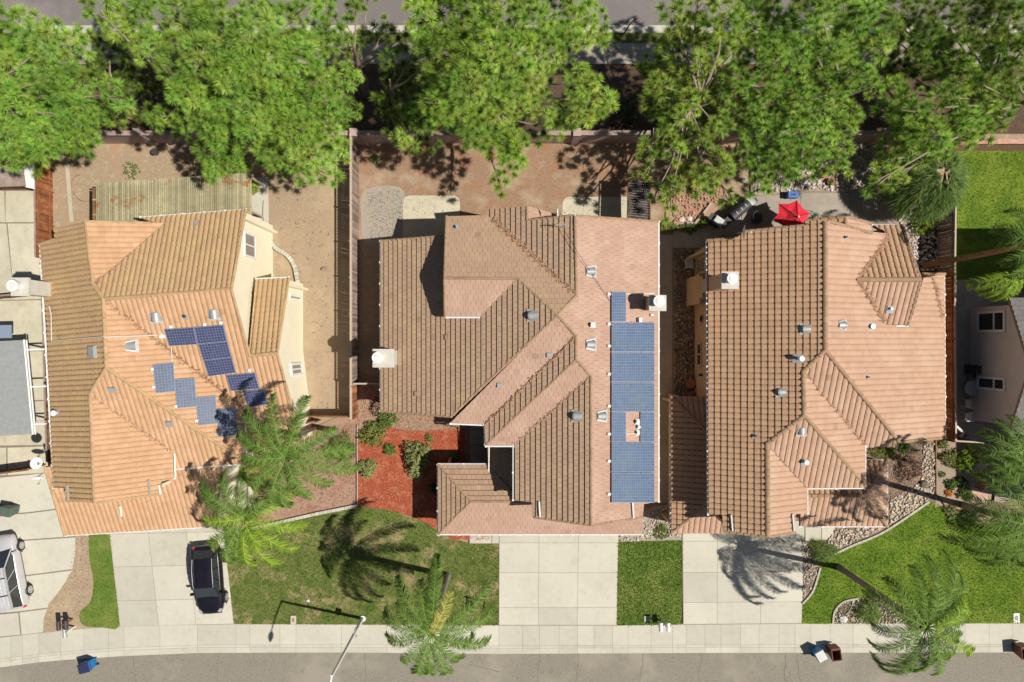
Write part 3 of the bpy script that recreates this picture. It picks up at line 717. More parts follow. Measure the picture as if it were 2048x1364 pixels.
# ================= HOUSE B (centre) =================
HB = House('tiled_house', P(1060,740), 'middle house of the three, flat roof tiles and a long run of blue panels', 'tile_b_sun', 'tile_b_shade', 'flat', 'ridge_tile', 'stucco_tan')
E, W_, N_, S_ = (1,0), (-1,0), (0,1), (0,-1); pB = .42
A = P(1115,630,7.9)
BE, BW, BN, BS = Plane(A,E,pB), Plane(A,W_,pB), Plane(A,N_,pB), Plane(A,S_,pB)
H1 = BE.hit(1153,590); R1 = BW.hit(1036,557)
BWS = Plane(R1,S_,pB); BW2 = Plane(H1,W_,pB); BE2 = Plane(BW2.hit(1054,412),E,pB)
H2 = BE.hit(1152,672); BW3 = Plane(H2,W_,pB); H3 = BE.hit(1152,719); BS4 = Plane(H3,S_,pB); H4 = BE.hit(1182,752); BW5 = Plane(H4,W_,pB)
BGS = Plane(P(877,1068,2.9),S_,pB); G0 = BGS.hit(942,1003); BGW = Plane(G0,W_,pB); BGN = Plane(G0,N_,pB); BPW = Plane(BGN.hit(976,930),W_,.30)
h = HB
h.roof(BE, [(1115,630),(1153,590),(1150,432),(1316,443),(1316,1003),(1287,1008),(1285,1034),(1182,1050),(1182,752),(1152,719),(1152,672)], 0)
h.roof(BW, [(1115,630),(1036,557),(900,470),(762,482),(762,822),(902,833)], 1)
h.roof(BN, [(1115,630),(1153,590),(975,431),(893,433),(889,556),(1036,557)], 1)
h.roof(BWS, [(889,556),(1036,557),(962,633),(890,633)], 0)
h.roof(BW2, [(1153,590),(1150,431),(1056,440),(1054,412),(972,419),(976,432)], 1)
h.roof(BE2, [(1054,412),(1112,428),(1112,445),(1054,447)], 0)
h.roof(BS, [(1115,630),(1152,672),(970,848),(901,845)], 0)
h.roof(BW3, [(1152,672),(1152,719),(972,889),(970,848)], 1)
h.roof(BS4, [(1152,719),(1182,752),(1028,890),(972,890)], 0)
h.roof(BW5, [(1182,752),(1182,1050),(1066,1034),(1064,1004),(1028,1000),(1028,890)], 1)
h.roof(BGS, [(877,1068),(942,1003),(1240,1003),(1285,1012),(1285,1068)], 0)
h.roof(BGW, [(877,930),(942,1003),(877,1068)], 1)
h.roof(BGN, [(877,930),(976,930),(1040,1000),(1040,1003),(942,1003)], 1)
h.roof(BPW, [(976,888),(1045,888),(1045,1000),(976,930)], 1)
for a, c in ((A,H1),(A,R1),(A,BW.hit(902,833)),(A,H2),(R1,BN.hit(889,556)),(H1,BE.hit(1150,432)),(H2,H3),(H3,BW3.hit(972,889)),(H3,H4),(H4,BE.hit(1182,1050)),
             (G0,BGW.hit(877,930)),(G0,BGW.hit(877,1068)),(G0,BGS.hit(1110,1003)),(BW2.hit(1054,412),BW2.hit(1054,440)),
             (BE.hit(1154,432),BE.hit(1316,443)),(BE.hit(1187,1050),BE.hit(1285,1034)),(BN.hit(893,433),BN.hit(889,556)),(BWS.hit(889,556),BWS.hit(890,633)),
             (BW.hit(762,822),BW.hit(900,833)),(BW.hit(762,482),BW.hit(888,472)),(BW5.hit(1182,1050),BW5.hit(1068,1034)),(BW2.hit(1148,431),BW2.hit(1057,440))):
    h.cap(a, c, r=.085)
for pl, p, q, o in ((BW,(762,482),(762,822),(-1,0)),(BE,(1316,443),(1316,1003),(1,0)),(BS,(901,846),(970,849),(0,-1)),(BW3,(970,849),(972,889),(-1,0)),(BS4,(972,891),(1028,891),(0,-1)),
                    (BW5,(1028,890),(1028,1000),(-1,0)),(BGN,(877,930),(976,930),(0,1)),(BGW,(877,930),(877,1068),(-1,0)),(BGS,(877,1068),(1285,1068),(0,-1)),(BWS,(893,633),(958,633),(0,-1))):
    h.gutter(pl.hit(*p), pl.hit(*q), o)
for pl, p, q, i in ((BW,(762,482),(762,822),(.5,0)),(BW,(762,482),(900,470),(0,-.4)),(BW,(762,822),(902,833),(0,.4)),(BS,(901,845),(970,848),(0,.4)),(BW3,(970,848),(972,889),(.4,0)),(BS4,(972,890),(1028,890),(0,.4)),
    (BW5,(1028,890),(1028,1000),(.45,0)),(BW5,(1064,1034),(1182,1050),(0,.5)),(BE,(1182,1050),(1285,1034),(0,.5)),(BE,(1316,443),(1316,1003),(-.45,0)),(BE,(1150,432),(1316,443),(0,-.4)),
    (BW2,(1056,440),(1150,431),(0,-.4)),(BW2,(972,419),(1054,412),(0,-.4)),(BE2,(1112,428),(1112,445),(-.3,0)),(BN,(893,433),(975,431),(0,-.4)),
    (BGW,(877,930),(877,1068),(.45,0)),(BGS,(877,1068),(1285,1068),(0,.45)),(BGS,(1285,1012),(1285,1068),(-.35,0)),(BGN,(877,930),(976,930),(0,-.4)),
    (BN,(893,433),(889,556),(.4,0)),(BWS,(889,556),(890,633),(.4,0))):
    h.wallseg(pl, p, q, i)
HB_roof = h.finish(); r = h.root
c0, c1 = P(745,698,5.7), P(780,735,5.7)
chimney(r, c0.x, c1.x+.25, c1.y, c0.y, 0, 5.7, 'stucco_white', (P(757,715,5.8).x, P(757,715,5.8).y))
c0, c1 = P(1300,590,7.4), P(1333,622,7.4)
chimney(r, c0.x-.05, c1.x, c1.y, c0.y, 0, 7.4, 'stucco_tan', (P(1316,603,7.5).x, P(1316,603,7.5).y))
for px, py, pl, sz in ((1068,631,BW,.58),(1157,832,BW5,.58),(1179,543,BE,.58),(1179,689,BE,.58),(1201,832,BE,.58)): hood_vent(r, pl, px, py, sz, 'metal_grey')
pipe_vent(r, BE, 1184,650, .07,.35); pipe_vent(r, BN, 915,455,.05,.3,'metal_grey')
for px, py, pl in ((1098,709,BS),(999,769,BS),(895,674,BW),(834,787,BW)): flat_vent(r, pl, px, py, .3,.3, 'metal_grey' if pl is BS else 'tile_b_shade', .03)
pipe_vent(r, BE, 1274,843, .06,.35); pipe_vent(r, BE, 1277,853, .05,.25); pipe_vent(r, BE, 1275,865, .05,.3)
flat_vent(r, BE, 1276,640, .3,.22,'metal_white',.18); flat_vent(r, BE, 1302,630,.12,.24,'metal_white',.05)
for px, y0, y1, pl in ((1078,1003,1034,BW5),(1265,1005,1036,BE)):
    b = MB(); a, c = pl.hit(px,y0,.12), pl.hit(px+2,y1,.12); b.tube([a,c],.06,6); b.build('roof_flashing', M['metal_white'], r)
# downspout by the entry
b = MB(); q = BS4.hit(976,892); b.tube([q+Vector((0,0,-.1)), Vector((q.x,q.y,3.3)), BPW.hit(977,955,.12)], .045, 6); b.build('downspout', M['metal_white'], r)

def litter(pa, pb, n, wd, up=.09):
    a, c = Vector(pa), Vector(pb); d = (c-a).normalized(); e = d.cross(Vector((0,0,1))).normalized(); V=[];F=[];T=[]
    for i in range(n):
        q = a.lerp(c, random.random())+e*random.gauss(0,wd)+Vector((0,0,up+random.uniform(0,.03))); t = random.uniform(0,6.28); l = random.uniform(.03,.09)
        u = Vector((math.cos(t),math.sin(t),random.uniform(-.2,.2)))*l; v = Vector((-math.sin(t),math.cos(t),0))*l*.25; k = len(V); V += [q-u-v,q+u-v,q+u+v,q-u+v]; F += [(k,k+1,k+2),(k,k+2,k+3)]; T += [random.uniform(.5,1.4)]*4
    tag(raw_mesh('needle_litter', np.array([tuple(x) for x in V]), np.array(F), np.array(T), M['litter']), kind='stuff')
litter(BN.hit(985,440), BN.hit(1150,588), 500, .12); litter(BW3.hit(1150,674), BW3.hit(972,848), 160, .06); litter(BS4.hit(1030,888), BS4.hit(1180,753), 140, .05)
# solar panels ---------------------------------------------------------------
def solar(root, plane, quad, nx, ny, cell, up=.16):
    """quad px corners in order (0,0)(1,0)(1,1)(0,1)"""
    q = [plane.hit(*p, up) for p in quad]
    def f(u, v, k=0.): return (q[0]*(1-u)+q[1]*u)*(1-v)+(q[3]*(1-u)+q[2]*u)*v+plane.n*k
    b = MB(); g = .006
    top = [f(g,g), f(1-g,g), f(1-g,1-g), f(g,1-g)]
    if (top[1]-top[0]).cross(top[2]-top[0]).z < 0: top = top[::-1]
    lo = [p-plane.n*.05 for p in top]; b.face(top); b.face(lo[::-1])
    for i in range(4): b.face([top[(i+1)%4], top[i], lo[i], lo[(i+1)%4]])
    fr = b.build('solar_panel', M['solar_back'], root)
    c = MB(); m = .022
    for i in range(nx):
        for j in range(ny):
            u0, u1 = m+(1-2*m)*i/nx, m+(1-2*m)*(i+1)/nx; v0, v1 = m+(1-2*m)*j/ny, m+(1-2*m)*(j+1)/ny
            du, dv = .055*(u1-u0), .055*(v1-v0); pts = [f(u0+du,v0+dv,.006), f(u1-du,v0+dv,.006), f(u1-du,v1-dv,.006), f(u0+du,v1-dv,.006)]
            if (pts[1]-pts[0]).cross(pts[2]-pts[0]).z < 0: pts = pts[::-1]
            c.face(pts, random.uniform(.88,1.12))
    cc = c.build('solar_cells', M[cell], root); cc.parent = fr
def rails(root, plane, segs):
    for p, q in segs:
        b = MB(); b.tube([plane.hit(*p,.09), plane.hit(*q,.09)], .03, 4)
        a = plane.hit(*p,.1); b.box((a.x,a.y,a.z), (.16,.16,.12))
        b.build('mounting_rail', M['metal_white'], root)
arr = empty('solar_array', BE.hit(1266,800), 'long blue solar array in three columns on the middle house east roof slope', 'solar panels')
X = (1223.5,1252.5,1281,1309.5)
rows = [(583,644),(644.5,704.5),(704.8,764.8),(765,824),(824.3,884.4),(884.7,945.2),(945.5,1006)]
for i, (y0, y1) in enumerate(rows):
    for j in range(3):
        if (i == 0 and j > 0) or (i == 4 and j == 1): continue
        sh = -.028*(0) ; k = 3 if i == 6 else 1
        solar(arr, BE, [(X[j],y0),(X[j+1]-.3,y0),(X[j+1]-.3,y1-.3),(X[j],y1-.3)], 6, 10, 'solar_blue')
rails(arr, BE, [((1218,y),(1309,y-1)) for y in (588,648,692,748,812,868,922,988)])
# antenna, dishes, cable
def dish(px, py, z, r, az, el, label, m='plastic_white', arm=.4, roofz=None):
    c = P(px, py, z); o = empty('satellite_dish', c-Vector((0,0,.45)), label, 'satellite dish', 'satellite dishes on the roofs')
    D = Vector((math.cos(az)*math.cos(el), math.sin(az)*math.cos(el), math.sin(el))); U = D.cross(Vector((0,0,1))).normalized(); V = U.cross(D)
    b = MB(); K, J = 16, 4
    ring = [[c+U*math.cos(2*math.pi*k/K)*r*j/J+V*math.sin(2*math.pi*k/K)*r*.9*j/J+D*(r*.25*(j/J)**2) for k in range(K)] for j in range(J+1)]
    for j in range(J):
        for k in range(K): b.face([ring[j][k], ring[j][(k+1)%K], ring[j+1][(k+1)%K], ring[j+1][k]])
    b.build('dish_reflector', M[m], o)
    b = MB(); b.tube([c-V*r*.8, c+D*r*1.1-V*r*.2], .015, 5); b.box(c+D*r*1.1-V*r*.2, (.08,.08,.1)); b.build('receiver_arm', M['metal_grey'], o)
    b = MB(); b.tube([c-D*.02, c-D*.12-Vector((0,0,.5))], .025, 6); b.build('mast', M['metal_grey'], o)
dish(1078,426,5.9,.26,R(200),R(35),'small dark satellite dish on the rear roof of the middle house','metal_dark')
dish(1113,427,5.9,.30,R(2),R(12),'small white satellite dish seen edge on beside a dark one')
dish(1485,464,6.6,.42,R(-3),R(14),'white satellite dish at the north west corner of the right house roof')
dish(72,926,5.3,.34,R(-10),R(50),'white satellite dish off the west eave of the left house, upper of two')
dish(76,953,5.2,.38,R(-80),R(20),'white satellite dish off the west eave of the left house, lower and seen edge on')
an = empty('roof_antenna', BW2.hit(1125,455), 'small grey antenna on the rear slope of the middle house', 'antenna')
p = BW2.hit(1125,455,.05); b = MB(); b.tube([p, p+Vector((0,0,.9))], .02, 5); b.build('mast', M['metal_grey'], an)
b = MB(); q = p+Vector((0,0,.85)); b.tube([q-Vector((.3,0,0)), q+Vector((.3,.03,0))], .025, 5)
for dx in (-.25,-.1,.05,.2): b.tube([q+Vector((dx,-.15,0)), q+Vector((dx,.15,0))], .012, 4)
b.build('antenna_rods', M['metal_grey'], an)
b = MB(); a, c = BE.hit(1127,462,.35), BE.hit(1221,603,.12)
b.tube([BW2.hit(1127,458,.3)]+[a+(c-a)*t+Vector((0,0,-.0)) for t in (.3,.5,.7,1)], .012, 4)
tag(b.build('antenna_cable', M['metal_dark']), 'thin dark cable crossing the pink roof slope to the blue solar array', 'cable')

# ================= HOUSE C (right) =================
HC = House('tiled_house', P(1650,760), 'right house of the three, barrel tiles and a long gridded brown west slope', 'tile_c_sun', 'tile_c_shade', 's', 'ridge_tile', 'stucco_tan')
h = HC; pC = .42
RC = P(1650,700,7.6); CW, CE1, CS1 = Plane(RC,W_,pC), Plane(RC,E,pC), Plane(RC,S_,pC)
K1 = CW.hit(1606,743); CE2 = Plane(K1,E,pC); K2 = CW.hit(1608,831); CS2 = Plane(K2,S_,pC); K3 = CW.hit(1534,887); CE3 = Plane(K3,E,pC)
D0 = CE1.hit(1713,559); CDN, CDS = Plane(D0,N_,.46), Plane(D0,S_,.46)
CXW = Plane(P(1691,434,6.3),W_,pC); CXE = Plane(P(1691,434,6.3),E,pC)
CPS = Plane(P(1690,1052,2.9),S_,pC); Q0 = CPS.hit(1726,991); CPE, CPN = Plane(Q0,E,pC), Plane(Q0,N_,pC)
CLW = Plane(P(1343,930,2.8),W_,pC); CLN = Plane(CLW.hit(1415,863),N_,pC); CLS = Plane(CLW.hit(1415,1008),S_,pC)
h.roof(CW, [(1650,700),(1650,440),(1608,450),(1487,463),(1474,476),(1415,481),(1418,1029),(1445,1030),(1447,1062),(1535,1073),(1534,887),(1608,831),(1606,743)], 1)
h.roof(CE1, [(1650,700),(1650,442),(1742,464),(1778,468),(1713,559),(1769,649),(1817,652),(1845,556),(1888,548),(1890,875),(1798,884)], 0)
h.roof(CDN, [(1713,559),(1840,559),(1803,451),(1745,452),(1777,469)], 1)
h.roof(CDS, [(1713,559),(1840,560),(1815,649),(1769,648)], 0)
h.roof(CXW, [(1610,441),(1691,434),(1691,465),(1610,465)], 1)
h.roof(CXE, [(1691,434),(1741,447),(1741,470),(1691,465)], 0)
h.roof(CS1, [(1650,700),(1798,884),(1796,893),(1730,894),(1606,743)], 0)
h.roof(CE2, [(1606,743),(1730,893),(1730,972),(1608,831)], 0)
h.roof(CS2, [(1608,831),(1730,975),(1614,976),(1534,887)], 0)
h.roof(CE3, [(1534,887),(1614,976),(1614,1026),(1590,1028),(1588,1064),(1535,1073)], 0)
h.roof(CPS, [(1600,1052),(1774,1052),(1726,991),(1600,992)], 0)
h.roof(CPE, [(1726,991),(1774,1052),(1774,922)], 0)
h.roof(CPN, [(1600,991),(1726,991),(1774,922),(1730,922),(1690,940),(1600,950)], 1)
h.roof(CLW, [(1343,793),(1425,873),(1425,998),(1343,1066)], 1)
h.roof(CLN, [(1343,793),(1430,793),(1430,863),(1415,863)], 0)
h.roof(CLS, [(1343,1066),(1415,1008),(1530,1008),(1530,1060),(1445,1066)], 0)
for a, c, rr in ((RC,CW.hit(1650,444),.15),(RC,K1,.14),(K1,K2,.14),(K2,K3,.14),(K3,CW.hit(1535,1072),.15),(RC,CE1.hit(1798,884),.12),(K2,CE2.hit(1731,973),.12),(D0,CDN.hit(1840,559),.14),
               (Q0,CPS.hit(1610,991),.12),(Q0,CPE.hit(1774,1052),.11),(Q0,CPE.hit(1774,922),.11),(CLW.hit(1343,793),CLW.hit(1424,872),.11),(CLW.hit(1343,1066),CLW.hit(1415,1008),.11),
               (CXW.hit(1691,434),CXW.hit(1691,450),.12)):
    h.cap(a, c, r=rr, up=.06, seg=.38)
def rakes(h, L, r=.09):
    for pl, p, q in L: h.cap(pl.hit(*p), pl.hit(*q), r=r, up=.08, seg=.38)
rakes(h, [(CW,(1415,481),(1474,476)),(CW,(1487,463),(1608,451)),(CXW,(1612,441),(1690,434)),(CE1,(1654,442),(1742,466)),(CDN,(1840,559),(1803,451)),(CDS,(1840,560),(1815,649)),(CE1,(1890,875),(1798,884)),
          (CE3,(1588,1064),(1537,1073)),(CW,(1447,1062),(1533,1073)),(CXE,(1692,434),(1741,447)),(CE1,(1842,548),(1888,548))])
for pl, p, q, o in ((CW,(1415,481),(1418,1029),(-1,0)),(CE1,(1888,548),(1890,875),(1,0)),(CLW,(1343,793),(1343,1066),(-1,0)),(CPS,(1600,1052),(1774,1052),(0,-1)),(CPE,(1774,1052),(1774,922),(1,0)),
                    (CS2,(1614,976),(1730,975),(0,-1)),(CDN,(1745,452),(1803,451),(0,1)),(CE3,(1614,976),(1614,1026),(1,0)),(CE2,(1730,893),(1730,972),(1,0)),(CPN,(1730,922),(1774,922),(0,1)),(CDS,(1769,650),(1815,650),(0,-1))):
    h.gutter(pl.hit(*p), pl.hit(*q), o)
for pl, p, q, i in ((CW,(1415,481),(1416,790),(.55,0)),(CW,(1416,790),(1418,1029),(.55,0)),(CW,(1415,481),(1474,476),(0,-.4)),(CW,(1487,463),(1650,440),(0,-.4)),(CE1,(1650,442),(1742,466),(0,-.4)),(CE1,(1800,548),(1888,548),(0,-.35)),
    (CDN,(1840,559),(1803,451),(-.4,0)),(CDS,(1840,560),(1815,649),(-.4,0)),(CE1,(1888,548),(1890,875),(-.45,0)),(CE1,(1890,875),(1798,884),(0,.4)),(CS1,(1796,893),(1730,894),(0,.4)),(CE2,(1730,893),(1730,972),(-.4,0)),
    (CS2,(1730,975),(1614,976),(0,.4)),(CE3,(1614,976),(1614,1026),(-.4,0)),(CE3,(1588,1064),(1535,1073),(0,.4)),(CW,(1535,1073),(1447,1062),(0,.4)),
    (CLW,(1343,793),(1343,1066),(.4,0)),(CLS,(1343,1066),(1445,1066),(0,.4)),(CLN,(1343,793),(1430,793),(0,-.25)),(CPS,(1600,1052),(1774,1052),(0,.4)),(CPE,(1774,1052),(1774,922),(-.35,0))):
    h.wallseg(pl, p, q, i)
h.finish(); r = h.root
XW = CW.hit(1416,600).x+.55
x0 = P(1445,560,8).x; prof = [(0,3.3,11.6,XW+.05,P(0,612).y,P(0,558).y),(3.3,3.9,11.62,XW+.05,P(0,603).y,P(0,563).y),(3.9,7.85,11.62,x0+.85,P(0,578,8).y+.08,P(0,543,8).y-.08)]
chimney(r, 11.55, 11.55+.95, P(0,578,8).y, P(0,543,8).y, 0, 8.0, 'stucco_tan', (P(1461,558,8.1).x, P(1461,558,8.1).y), prof=prof, flr=.24)
# west wall windows
def yat(py, z): return (682-py)*S*(1-z/CAMH)
window(r, (XW,yat(548,2)), (XW,yat(512,2)), .9, 2.9, (-1,0), .5, False, 'stucco_tan', .16)
window(r, (XW,yat(733,2)), (XW,yat(685,2)), 1.0, 1.9, (-1,0), .5, True, 'stucco_tan', .12, 'glass_dark')
b = MB(); q = Vector((XW-.05, yat(637,2), 1.9)); K = 16
b.face([q+Vector((-.0, math.cos(2*math.pi*k/K)*.3, math.sin(2*math.pi*k/K)*.42)) for k in range(K)][::-1], .9); o = b.build('window', M['stucco_tan'], r)
b = MB(); b.face([q+Vector((-.02, math.cos(2*math.pi*k/K)*.21, math.sin(2*math.pi*k/K)*.32)) for k in range(K)][::-1]); oo = b.build('pane', M['glass_dark'], r); oo.parent = o
b = MB(); b.box((XW-.12, yat(750,2), 2.0), (.2,.16,.3), top=.6); b.build('wall_lamp', M['metal_dark'], r)
hood_vent(r, CW, 1614,658, .52,'metal_grey'); hood_vent(r, CW, 1565,784, .52,'metal_grey'); hood_vent(r, CE1, 1681,650, .5,'metal_grey'); hood_vent(r, CS2, 1603,860,.5,'metal_grey')
pipe_vent(r, CW, 1596,717,.09,.55,'metal_white',.5); pipe_vent(r, CE1, 1742,653,.09,.25,'metal_grey',.4); pipe_vent(r, CS2, 1608,923,.08,.4,'metal_white',.4); pipe_vent(r, CW, 1512,872,.05,.3,'terracotta',.35)
pipe_vent(r, CE1, 1734,754,.04,.2,'metal_dark',.2); pipe_vent(r, CE1, 1690,475,.04,.2,'metal_dark',.2); pipe_vent(r, CDS, 1779,618,.05,.25,'metal_grey',.4)
for px, y0, y1, pl in ((1462,1029,1062,CW),(1585,1028,1062,CE3)):
    b = MB(); b.tube([pl.hit(px,y0,.14), pl.hit(px+3,y1,.14)], .07, 6); b.build('roof_flashing', M['metal_grey'], r)

litter(D0, CE1.hit(1776,470), 420, .12); litter(D0, CE1.hit(1768,646), 420, .11); litter(CE1.hit(1862,552), CE1.hit(1884,640), 200, .12); litter(K1, CE2.hit(1728,890), 160, .07); litter(K3, CE3.hit(1614,974), 140, .06)
# ================= HOUSE A (left) =================
HA = House('tiled_house', P(330,740), 'left house of the three, orange barrel tiles and a cream end wall', 'tile_a_sun', 'tile_a_shade', 'sa', 'tile_a_shade', 'stucco_cream')
h = HA; pA = .46; t = R(3.6); e = (math.cos(t), math.sin(t)); n = (-math.sin(t), math.cos(t)); we = (-e[0],-e[1]); so_ = (-n[0],-n[1])
K2 = P(207,598,7.6); AW, AE1, AN, AS = Plane(K2,we,pA), Plane(K2,e,pA), Plane(K2,n,pA), Plane(K2,so_,pA)
K1 = AW.hit(187,568); AE0 = Plane(K1,e,pA); K3 = AW.hit(213,735); K3 = AE1.hit(213,735); AS2 = Plane(K3,so_,pA); K4 = AW.hit(181,787); AE2 = Plane(K4,e,pA)
AL0 = AS.hit(500,711); ALN = Plane(AL0,n,pA); AG = Plane(P(300,1060,2.9),so_,.40)
h.roof(AW, [(172,443),(187,568),(207,598),(213,735),(181,787),(190,1005),(133,1003),(133,976),(108,975),(95,640),(80,488),(111,478),(109,457)], 1)
h.roof(AE0, [(172,443),(330,446),(187,568)], 0)
h.roof(AN, [(207,598),(463,578),(492,420),(281,436),(318,450),(187,568)], 1)
h.roof(AS, [(207,598),(463,578),(500,711),(555,706),(604,885),(491,900),(487,818)], 0)
h.roof(AE1, [(207,598),(487,818),(491,926),(213,735)], 0)
h.roof(AS2, [(213,735),(491,926),(348,937),(345,905),(181,787)], 0)
h.roof(AE2, [(181,787),(345,903),(348,957),(322,963),(318,988),(191,1005)], 0)
h.roof(AG, [(90,933),(130,1070),(430,1052),(445,925)], 0)
h.roof(ALN, [(498,712),(555,706),(578,557),(512,560)], 1)
for a, c, rr in ((AW.hit(172,443),K1,.12),(K1,K2,.12),(K2,K3,.12),(K3,K4,.12),(K4,AW.hit(190,1004),.13),(K2,AN.hit(463,578),.11),(K3,AE1.hit(491,926),.11),(AL0,AS.hit(555,706),.11)):
    h.cap(a, c, r=rr, up=.05, seg=.38)
rakes(h, [(AW,(80,488),(111,478)),(AE0,(176,443),(300,446)),(AG,(90,933),(130,1070)),(AE2,(318,988),(193,1005)),(ALN,(555,706),(578,557)),(AS,(555,706),(604,885)),(AN,(492,420),(463,578)),(AS,(463,578),(500,711))], .08)
for pl, p, q, o in ((AW,(80,488),(108,975),we),(AG,(130,1070),(430,1052),so_),(AN,(281,436),(492,420),n),(AS2,(348,937),(491,926),so_),(AE2,(346,903),(348,957),e),(AE1,(487,835),(491,926),e),(ALN,(512,559),(578,556),n)):
    h.gutter(pl.hit(*p), pl.hit(*q), o)
def vv(k, s): return (k[0]*s, k[1]*s)
for pl, p, q, i in ((AW,(80,488),(108,975),vv(e,.45)),(AW,(80,488),(111,478),vv(n,-.3)),(AE0,(172,443),(330,446),vv(n,-.35)),(AN,(281,436),(492,420),vv(n,-.4)),
    (AN,(492,420),(463,578),vv(e,-.28)),(AS,(463,578),(500,711),vv(e,-.28)),(ALN,(578,557),(555,706),vv(e,-.3)),(AS,(555,706),(604,885),vv(e,-.3)),(AS,(604,885),(491,900),vv(n,.4)),(ALN,(512,560),(578,557),vv(n,-.3)),
    (AE1,(487,818),(491,926),vv(e,-.35)),(AS2,(491,926),(348,937),vv(n,.35)),(AE2,(345,903),(348,957),vv(e,-.35)),(AE2,(318,988),(191,1005),vv(n,.35)),(AG,(90,933),(130,1070),vv(e,.3)),(AG,(130,1070),(430,1052),vv(n,.45)),(AG,(430,1052),(445,925),vv(e,-.35))):
    h.wallseg(pl, p, q, i)
h.finish(); r = h.root
c0, c1 = P(21,555,7.8), P(57,592,7.8)
chimney(r, c0.x, c1.x, c1.y, c0.y, 0, 7.8, 'stucco_white', (P(33,572,7.9).x, P(33,572,7.9).y))
# east wall windows (facing the middle of the photo)
def on_wall(pl, p, q, ins, py, z):
    a, c = pl.hit(*p)+Vector((*ins,0)), pl.hit(*q)+Vector((*ins,0)); k = (yat(py,z)-a.y)/(c.y-a.y); return (a.x+(c.x-a.x)*k, yat(py,z))
i1 = vv(e,-.28); i2 = vv(e,-.3)
aL = on_wall(AN,(492,420),(463,578),i1,518,3.6); aH = on_wall(AN,(492,420),(463,578),i1,470,3.6)
window(r, aL, aH, 3.3, 5.0, e, .5, True, 'plastic_white', .12)
aL = on_wall(AS,(555,706),(604,885),i2,630,1.5); aH = on_wall(ALN,(555,706),(578,557),i2,590,1.5)
window(r, aL, aH, .5, 2.8, e, .5, True, 'plastic_white', .14)
aL = on_wall(AS,(555,706),(604,885),i2,750,1.5); aH = on_wall(AS,(555,706),(604,885),i2,725,1.5)
window(r, aL, aH, .9, 3.0, e, .5, True, 'plastic_white', .15)
flat_vent(r, AW, 191,704, .75,.55,'metal_grey',.2); hood_vent(r, AS, 312,632,.6,'metal_grey'); hood_vent(r, AS, 428,626,.6,'metal_grey'); hood_vent(r, AE1, 262,692,.6,'metal_grey')
flat_vent(r, AS2, 226,778,.45,.35,'metal_grey',.08); flat_vent(r, AS2, 340,846,.4,.35,'metal_grey',.08); pipe_vent(r, AS, 372,633,.05,.25,'metal_dark',.25); pipe_vent(r, AW, 116,825,.1,.4,'metal_white',.45)
pipe_vent(r, AN, 394,447,.05,.2,'metal_grey',.3)
for px, y0, y1, pl in ((134,970,1002,AW),(297,960,990,AE2),(318,970,988,AE2),(240,1012,1032,AG)):
    b = MB(); b.tube([pl.hit(px,y0,.14), pl.hit(px+3,y1,.14)], .06, 6); b.build('roof_flashing', M['metal_white' if px > 300 or px == 240 else 'metal_grey'], r)
b = MB(); b.tube([AW.hit(98,612,.12), AW.hit(102,628,.12), AW.hit(103,682,.12), AW.hit(206,673,.14)], .02, 4); b.tube([AE1.hit(209,674,.14), AE1.hit(320,670,.14)], .025, 4); b.build('conduit', M['metal_white'], r)
b = MB(); q = AE1.hit(325,671,.2); b.box(q, (.35,.3,.15)); b.build('junction_box', M['plastic_white'], r)
def Z1(x, y): return (x/2.965, 440+y/2.965)
arr = empty('solar_array', AS.hit(410,700), 'dark blue solar panels in a stepped block near the ridge of the left house', 'solar panels')
for q in ([(972,648),(1148,636),(1170,738),(1003,748)],[(1150,636),(1325,622),(1348,718),(1172,736)],[(1174,738),(1349,720),(1374,812),(1204,832)],[(1206,834),(1375,814),(1400,906),(1236,928)],[(1340,920),(1512,906),(1540,1000),(1368,1014)],[(1440,1016),(1562,1002),(1590,1094),(1470,1110)]):
    solar(arr, AS, [Z1(*p) for p in q], 10, 6, 'solar_dark')
rails(arr, AS, [(Z1(1015,634),Z1(1018,745)),(Z1(1215,620),Z1(1290,925)),(Z1(1310,610),Z1(1385,905)),(Z1(1480,890),Z1(1505,1000))])
arr = empty('solar_array', AE1.hit(395,810), 'four grey blue solar panels set corner to corner down the left house east slope', 'solar panels')
for q in ([(905,855),(1030,843),(1040,1018),(925,1028)],[(1032,945),(1155,935),(1168,1108),(1050,1118)],[(1160,1050),(1280,1040),(1290,1208),(1178,1220)],[(1285,1120),(1398,1108),(1412,1278),(1297,1288)]):
    solar(arr, AE1, [Z1(*p) for p in q], 6, 10, 'solar_mid')
rails(arr, AE1, [(Z1(905,885),Z1(1035,875)),(Z1(912,990),Z1(1038,980)),(Z1(1045,1105),Z1(1165,1095)),(Z1(1168,1190),Z1(1290,1180)),(Z1(1288,1270),Z1(1410,1262))])
b = MB(); b.tube([AE1.hit(342,690,.12), AE1.hit(344,724,.12)], .02, 4); b.build('mounting_rail', M['metal_white'], arr)

litter(K1, AN.hit(320,450), 480, .13); litter(K2, AE1.hit(485,815), 420, .10); litter(K4, AE2.hit(344,903), 160, .07)
